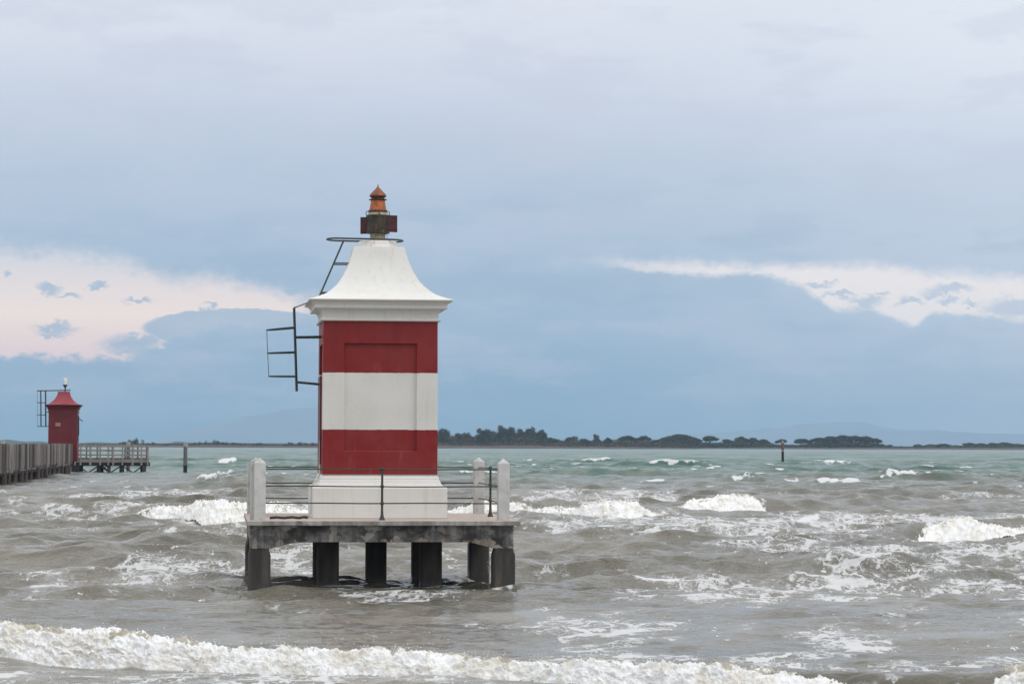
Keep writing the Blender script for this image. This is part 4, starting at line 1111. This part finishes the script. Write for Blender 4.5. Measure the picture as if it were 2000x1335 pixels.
def leaf_obj(name, v, tone, m, parent=None, loc=None):
    me = bpy.data.meshes.new(name); n = len(v)
    me.vertices.add(n); me.vertices.foreach_set('co', v.astype(np.float32).ravel())
    me.loops.add(n); me.loops.foreach_set('vertex_index', np.arange(n, dtype=np.int32))
    me.polygons.add(n // 3); me.polygons.foreach_set('loop_start', np.arange(0, n, 3, dtype=np.int32)); me.update(calc_edges=True)
    t = me.attributes.new('tone', 'FLOAT', 'POINT'); t.data.foreach_set('value', tone.astype(np.float32))
    me.materials.append(m); o = bpy.data.objects.new(name, me); COL.objects.link(o)
    if parent: o.parent = parent
    if loc: o.location = loc
    return o
def make_tree(kind, px, top, w, d, base, label, group):
    """px, top, w: centre, top line and crown width in photo pixels; d distance; base height of the ground"""
    x = (px - 1000) / FPX * d; zt = P(px, top, d)[2]; h = zt - base; wm = w / FPX * d / 2 * (1.25 if kind != 'shrub' else 1.1)
    nm = {'pine': 'umbrella_pine', 'broad': 'broadleaf_tree', 'shrub': 'shrub'}[kind]
    o = tag(empty(nm, (x, d, base)), label, 'shrub' if kind == 'shrub' else 'tree', group)
    cl = []
    if kind == 'pine':
        th = min(h * .55, wm * .95)
        k_ = max(5, int(wm * 2.2))
        for i in range(k_):
            a = rl.uniform(0, 2 * PI); rr = wm * .72 * math.sqrt(rl.uniform(0, 1)); q = rr / wm
            cl.append((rr * math.cos(a), rr * math.sin(a), h - th * .40 - th * .55 * q * q + rl.uniform(-.08, .08) * th, wm * .34, wm * .34, th * .27, rl.uniform(.1, .9)))
        cl.append((0, 0, h - th * .36, wm * .5, wm * .5, th * .32, .5))
        v, t = leaves(cl, .50, 22); mat = M_PINE
        b = MB(); b.path([(0, 0, -1), (.1 * wm, 0, (h - th) * .6), (0, 0, h - th * .5)], [.30, .24, .14], 7)
        b.build('trunk', M_BARK, o)
        for a in rl.uniform(0, 2 * PI, 3):
            b = MB(); b.path([(.05 * wm, 0, (h - th) * .65), (wm * .28 * math.cos(a), wm * .28 * math.sin(a), h - th * .8), (wm * .5 * math.cos(a), wm * .5 * math.sin(a), h - th * .5)], [.14, .10, .05], 5); b.build('limb', M_BARK, o)
    elif kind == 'broad':
        k_ = 11
        for i in range(k_):
            f = i / (k_ - 1); a = rl.uniform(0, 2 * PI); env = math.sin(PI * min(1, .22 + .70 * f)) ** .6
            rr = wm * .62 * env * math.sqrt(rl.uniform(.1, 1)); c_r = wm * rl.uniform(.26, .44) * (1.1 - .3 * f)
            cl.append((rr * math.cos(a), rr * math.sin(a), h * (.14 + .74 * f) , c_r, c_r, min(c_r * .9, h * .2), rl.uniform(0, 1)))
        cl.append((0, 0, h * .5, wm * .45, wm * .45, h * .34, .4))
        v, t = leaves(cl, .52, 20); mat = M_BROAD
        b = MB(); b.path([(0, 0, -1), (.15, 0, h * .4), (-.1, .1, h * .85)], [.34, .24, .08], 7); b.build('trunk', M_BARK, o)
        for a in rl.uniform(0, 2 * PI, 3):
            z0 = rl.uniform(.25, .5) * h
            b = MB(); b.path([(.1, 0, z0), (wm * .35 * math.cos(a), wm * .35 * math.sin(a), z0 + h * .2), (wm * .6 * math.cos(a), wm * .6 * math.sin(a), z0 + h * .32)], [.13, .09, .04], 5); b.build('limb', M_BARK, o)
    else:
        k_ = max(6, int(wm * 2))
        for i in range(k_):
            xx = rl.uniform(-.8, .8) * wm; hh = h * (1 - .6 * abs(xx / wm) ** 2) * rl.uniform(.6, 1.0)
            cl.append((xx, rl.uniform(-.4, .4) * wm, hh * .5, wm * .22 + .2, wm * .25 + .2, hh * .5, rl.uniform(0, 1)))
        v, t = leaves(cl, .34, 22); mat = M_SHRUB
        b = MB(); b.tube((0, 0, -.5), (0, 0, h * .6), .12, 6, .05); b.build('stem', M_BARK, o)
    v = v.copy(); v[:, 2] = np.maximum(v[:, 2], .0)
    leaf_obj('foliage' if kind == 'shrub' else 'crown', v, t, mat, o)
    return o
def shore(name, pts, d, depth, m=None):
    """pts: (px, height in metres); a low bank rising from the water at distance d"""
    xs_ = np.linspace(pts[0][0], pts[-1][0], 260); h = np.interp(xs_, [p[0] for p in pts], [p[1] for p in pts])
    x = (xs_ - 1000) / FPX * d; v = np.array([-6, -2, 0, 3, 12, 40, depth * .6, depth])
    S, T = np.meshgrid(x, v); Hh = np.broadcast_to(h, S.shape)
    k_ = np.interp(T, [-6, -2, 0, 3, 12, 40, depth], [-1.2, -.1, .15, .6, .9, 1, .9])
    nz_ = fbm(S * .05, T * .05, S * 0 + 2, 4)
    Z_ = np.where(T < -1, k_, Hh * k_ * (1 + .35 * nz_))
    me = grid_mesh(name, S, T + d + 5 * fbm(S * .01, S * 0, S * 0, 3), Z_); me.materials.append(m or M_MUD)
    o = bpy.data.objects.new(name, me); COL.objects.link(o); tag(o, kind='structure'); return o
shore('shore', [(-2500, 1.6), (0, 1.9), (150, 1.7), (230, 1.9), (300, 1.5), (390, 1.9), (480, 1.7), (560, 1.2), (640, 1.8), (840, 2.1), (1000, 2.0), (1150, 1.5), (1290, 1.2), (1350, .7), (1378, -.3)], 1540, 160)
shore('shore', [(1200, .6), (1375, .9), (1500, 1.1), (1720, 1.3), (1800, .9), (2000, 1.2), (4500, 1.5)], 1690, 260)
def scrub(px0, px1, tops, d0, d1, size, m, label, dens, base=1.0, name='undergrowth'):
    """a band of low growth nobody could count; tops: (px, y of its top line)"""
    n = int((px1 - px0) * dens); px = rl.uniform(px0, px1, n); d = rl.uniform(d0, d1, n)
    top = np.interp(px, [p[0] for p in tops], [p[1] for p in tops])
    x = (px - 1000) / FPX * d
    h = CAMH + (hz(px) - top) / FPX * d - base
    clump = .5 + .5 * np.clip(fbm(x * .12, d * .12, x * 0 + 4, 3) * 2.2, -1, 1)
    zz_ = base + rl.uniform(0, 1, n) ** .8 * np.maximum(h, .4) * (.45 + .55 * clump)
    c = np.stack([x, d, zz_], 1)
    a = rl.normal(size=(n, 3)); a /= np.linalg.norm(a, axis=1)[:, None]
    b_ = np.cross(a, rl.normal(size=(n, 3))); b_ /= np.linalg.norm(b_, axis=1)[:, None]
    s_ = (size * rl.uniform(.5, 1.4, n))[:, None]
    t = np.stack([c + a * s_, c - a * s_ * .5 + b_ * s_ * .8, c - a * s_ * .5 - b_ * s_ * .8], 1).reshape(-1, 3)
    t[:, 2] = np.maximum(t[:, 2], base * .4)
    o = leaf_obj(name, t, np.repeat(np.clip(clump + rl.normal(size=n) * .2, 0, 1), 3), m)
    return tag(o, label, 'undergrowth', kind='stuff')
scrub(-600, 640, [(-600, 867), (0, 867), (230, 866), (300, 866), (420, 864), (500, 866), (560, 867), (640, 866)], 1546, 1600, .5, M_SCRUB, 'dry brown scrub along the low shore left of the striped tower', 16)
scrub(640, 1378, [(640, 866), (850, 862), (1070, 862), (1130, 866), (1200, 866), (1240, 864), (1300, 864), (1330, 867), (1378, 873)], 1546, 1600, .5, M_SCRUB, 'brown scrub along the waterline right of the striped tower', 18)
scrub(840, 1330, [(840, 848), (920, 849), (950, 845), (1060, 846), (1078, 857), (1160, 858), (1240, 858), (1280, 860), (1330, 866)], 1575, 1660, .6, M_BROAD, 'dark thicket filling the ground between the island trees', 50)
scrub(1285, 1740, [(1285, 860), (1328, 851), (1375, 862), (1400, 863), (1430, 859), (1500, 861), (1515, 867), (1560, 868), (1600, 862), (1640, 858), (1700, 861), (1722, 866), (1740, 871)], 1700, 1780, .6, M_PINE, 'low dark thicket under the pines right of the island', 50)
scrub(1720, 2600, [(1720, 871), (1780, 872), (1810, 868), (1870, 871), (1900, 867), (2000, 866), (2600, 867)], 1850, 1950, .7, M_BROAD, 'low thicket under the small far pines at the right edge', 16)

gA = 'tall broadleaf trees on the near end of the island'
A = [(866, 839, 46, 'leafy tree directly right of the striped tower, partly hidden behind it'), (893, 847, 30, 'low rounded tree second to the right of the striped tower'), (912, 845, 34, 'round bush-like tree in the dip before the tall clump on the island'),
     (943, 838, 44, 'left shoulder tree of the tall clump on the island'), (962, 842, 30, 'lower tree filling the gap left of the highest crown of the clump'), (981, 830, 32, 'highest tree of the tall clump on the island'), (1001, 834, 34, 'tree just right of the highest crown of the clump'),
     (1020, 838, 32, 'darker middle tree in the right half of the tall clump'), (1038, 834, 36, 'reddish tree near the right end of the tall clump'), (1056, 839, 30, 'last tree at the right end of the tall clump'),
     (1078, 855, 30, 'low tree just after the tall clump ends'), (1118, 853, 34, 'flat rounded tree halfway between the tall clump and the lone pointed tree'), (1142, 857, 26, 'small tree left of the lone pointed tree'),
     (1165, 848, 20, 'lone pointed tree standing above the low thicket mid island'), (1186, 855, 18, 'small upright tree just right of the lone pointed tree')]
for px, top, w, lab in A: make_tree('broad', px, top, w, 1585 + rl.uniform(-12, 25), 1.7, lab, gA)
gB = 'umbrella pines along the far shore'
B = [(1227, 850, 34, 'wide pine with flat crown, first pine right of the lone pointed tree'), (1259, 850, 24, 'smaller round pine beside the first wide pine of the island'), (1281, 858, 20, 'low pine left of the broad domed pine grove'),
     (1306, 853, 34, 'left side pine of the broad domed grove'), (1328, 847, 46, 'largest pine with a domed crown over the end of the mudflat'), (1352, 853, 34, 'right side pine of the broad domed grove'), (1387, 850, 29, 'round pine standing apart just right of the domed grove')]
for px, top, w, lab in B[:3]: make_tree('pine', px, top, w, 1600, 1.5, lab, gB)
for px, top, w, lab in B[3:]: make_tree('pine', px, top, w, 1712 + rl.uniform(-6, 10), 1.2, lab, gB)
Cc = [(1418, 857, 24, 'small low pine right of the round lone pine'), (1447, 852, 26, 'pine with pale top at the start of the middle row'), (1471, 854, 24, 'second pine of the middle row left of the marker post'), (1492, 857, 22, 'last pine of the middle row, left of the marker post'),
      (1527, 857, 22, 'small pine seen right behind the marker post'), (1566, 856, 34, 'flat pine with bare trunk, first right of the marker post'), (1600, 854, 34, 'first pine of the long dense grove'), (1622, 851, 34, 'second pine of the long dense grove'),
      (1646, 849, 36, 'highest pine in the middle of the long dense grove'), (1668, 850, 34, 'pine right of the highest one in the long dense grove'), (1690, 851, 32, 'last but one pine of the long dense grove'), (1708, 855, 28, 'pine leaning out at the right end of the long dense grove'),
      (1738, 868, 14, 'sparse small tree alone in the gap after the long grove')]
for px, top, w, lab in Cc: make_tree('pine', px, top, w, 1722 + rl.uniform(-12, 22), 1.2, lab, gB)
gC = 'small pines on the farthest shore at the right'
D3 = [(1793, 867, 16, 'thin sparse pine standing first on the farthest shore'), (1818, 867, 22, 'low dark pine after the thin sparse one'), (1843, 866, 26, 'wide low pine third on the farthest shore'), (1868, 869, 18, 'small pine in the low gap of the farthest shore'),
      (1893, 864, 24, 'pale pine fifth on the farthest shore'), (1916, 865, 22, 'pine between the two higher ones on the farthest shore'), (1938, 864, 22, 'round pine seventh on the farthest shore'), (1962, 863, 28, 'highest pine near the right edge of the picture'), (1986, 866, 26, 'pine right beside the highest one at the right edge')]
for px, top, w, lab in D3: make_tree('pine', px, top, w, 1895 + rl.uniform(-10, 20), 1.0, lab, gC)
gD = 'dark shrubs on the low shore at the left'
E3 = [(241, 860, 22, 'shrub left of the tallest bush above the pier railing'), (256, 856, 22, 'tall dark shrub behind the pier railing post'), (272, 853, 20, 'tallest spiky shrub just above the pier railing end'), (296, 862, 18, 'low dark shrub just right of the tallest spiky one'),
      (388, 861, 18, 'shrub directly right of the lone mooring post'), (404, 860, 18, 'second shrub right of the lone mooring post'), (421, 858, 22, 'highest shrub of the row right of the mooring post'), (441, 861, 20, 'fourth shrub of the row right of the mooring post'), (461, 863, 18, 'last low shrub of the row right of the mooring post'),
      (512, 864, 24, 'flat wide shrub alone midway to the striped tower'), (565, 862, 18, 'shrub left of the pair beside the striped tower'), (592, 860, 18, 'pale upright shrub near the striped tower'), (610, 862, 14, 'small shrub touching the left edge of the striped tower')]
for px, top, w, lab in E3: make_tree('shrub', px, top, w, 1552 + rl.uniform(0, 10), 1.6, lab, gD)

def ridge_line(name, pts, d, m, depth, rough):
    xs_ = np.linspace(pts[0][0], pts[-1][0], 420); y_ = np.interp(xs_, [p[0] for p in pts], [p[1] for p in pts])
    x = (xs_ - 1000) / FPX * d; h = CAMH + (hz(xs_) - y_) / FPX * d
    h = h + rough * fbm(x * .004, x * 0, x * 0 + d, 5, .55)
    v = np.linspace(-1, 1, 21); S, T = np.meshgrid(x, v); Hh = np.broadcast_to(h, S.shape)
    prof = (1 - np.abs(T) ** 1.5); Z_ = Hh * prof + rough * .5 * fbm(S * .006, T * 3, S * 0 + 5, 4) * (1 - np.abs(T)) * (np.abs(T) > .01) - 3 * np.abs(T)
    me = grid_mesh(name, S, d + T * depth, Z_); me.materials.append(m)
    o = bpy.data.objects.new(name, me); COL.objects.link(o); tag(o, kind='structure')
ridge_line('hills', [(-3500, 862), (-600, 860), (0, 860), (15, 858), (50, 862), (80, 861), (95, 863), (150, 864), (185, 862), (215, 864), (330, 865), (345, 861), (380, 864), (600, 865), (900, 866)], 4200, M_PINE, 120, 2.0)
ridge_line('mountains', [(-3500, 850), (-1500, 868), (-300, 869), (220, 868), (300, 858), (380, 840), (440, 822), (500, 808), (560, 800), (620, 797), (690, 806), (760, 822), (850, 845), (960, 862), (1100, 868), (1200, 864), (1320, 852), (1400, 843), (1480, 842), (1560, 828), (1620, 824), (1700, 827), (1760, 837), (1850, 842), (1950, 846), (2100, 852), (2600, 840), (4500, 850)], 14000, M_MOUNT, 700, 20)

# ------------------------------------------------------------------ the damp air over the sea
hm = bpy.data.materials.new('damp_air'); hm.use_nodes = True; hm.node_tree.nodes.clear()
ho = hm.node_tree.nodes.new('ShaderNodeOutputMaterial'); hv = hm.node_tree.nodes.new('ShaderNodeVolumePrincipled')
hm.node_tree.links.new(hv.outputs[0], ho.inputs['Volume'])
hv.inputs['Color'].default_value = (0.465, 0.655, 0.85, 1); hv.inputs['Density'].default_value = 0.000105; hv.inputs['Anisotropy'].default_value = 0.0
b = MB(); b.box(-18500, 18500, -90, 14900, -4.5, 232)
hb_ = b.build('haze', hm, smooth_=False); tag(hb_, 'thin bluish haze in the air over the sea', 'haze', kind='stuff')
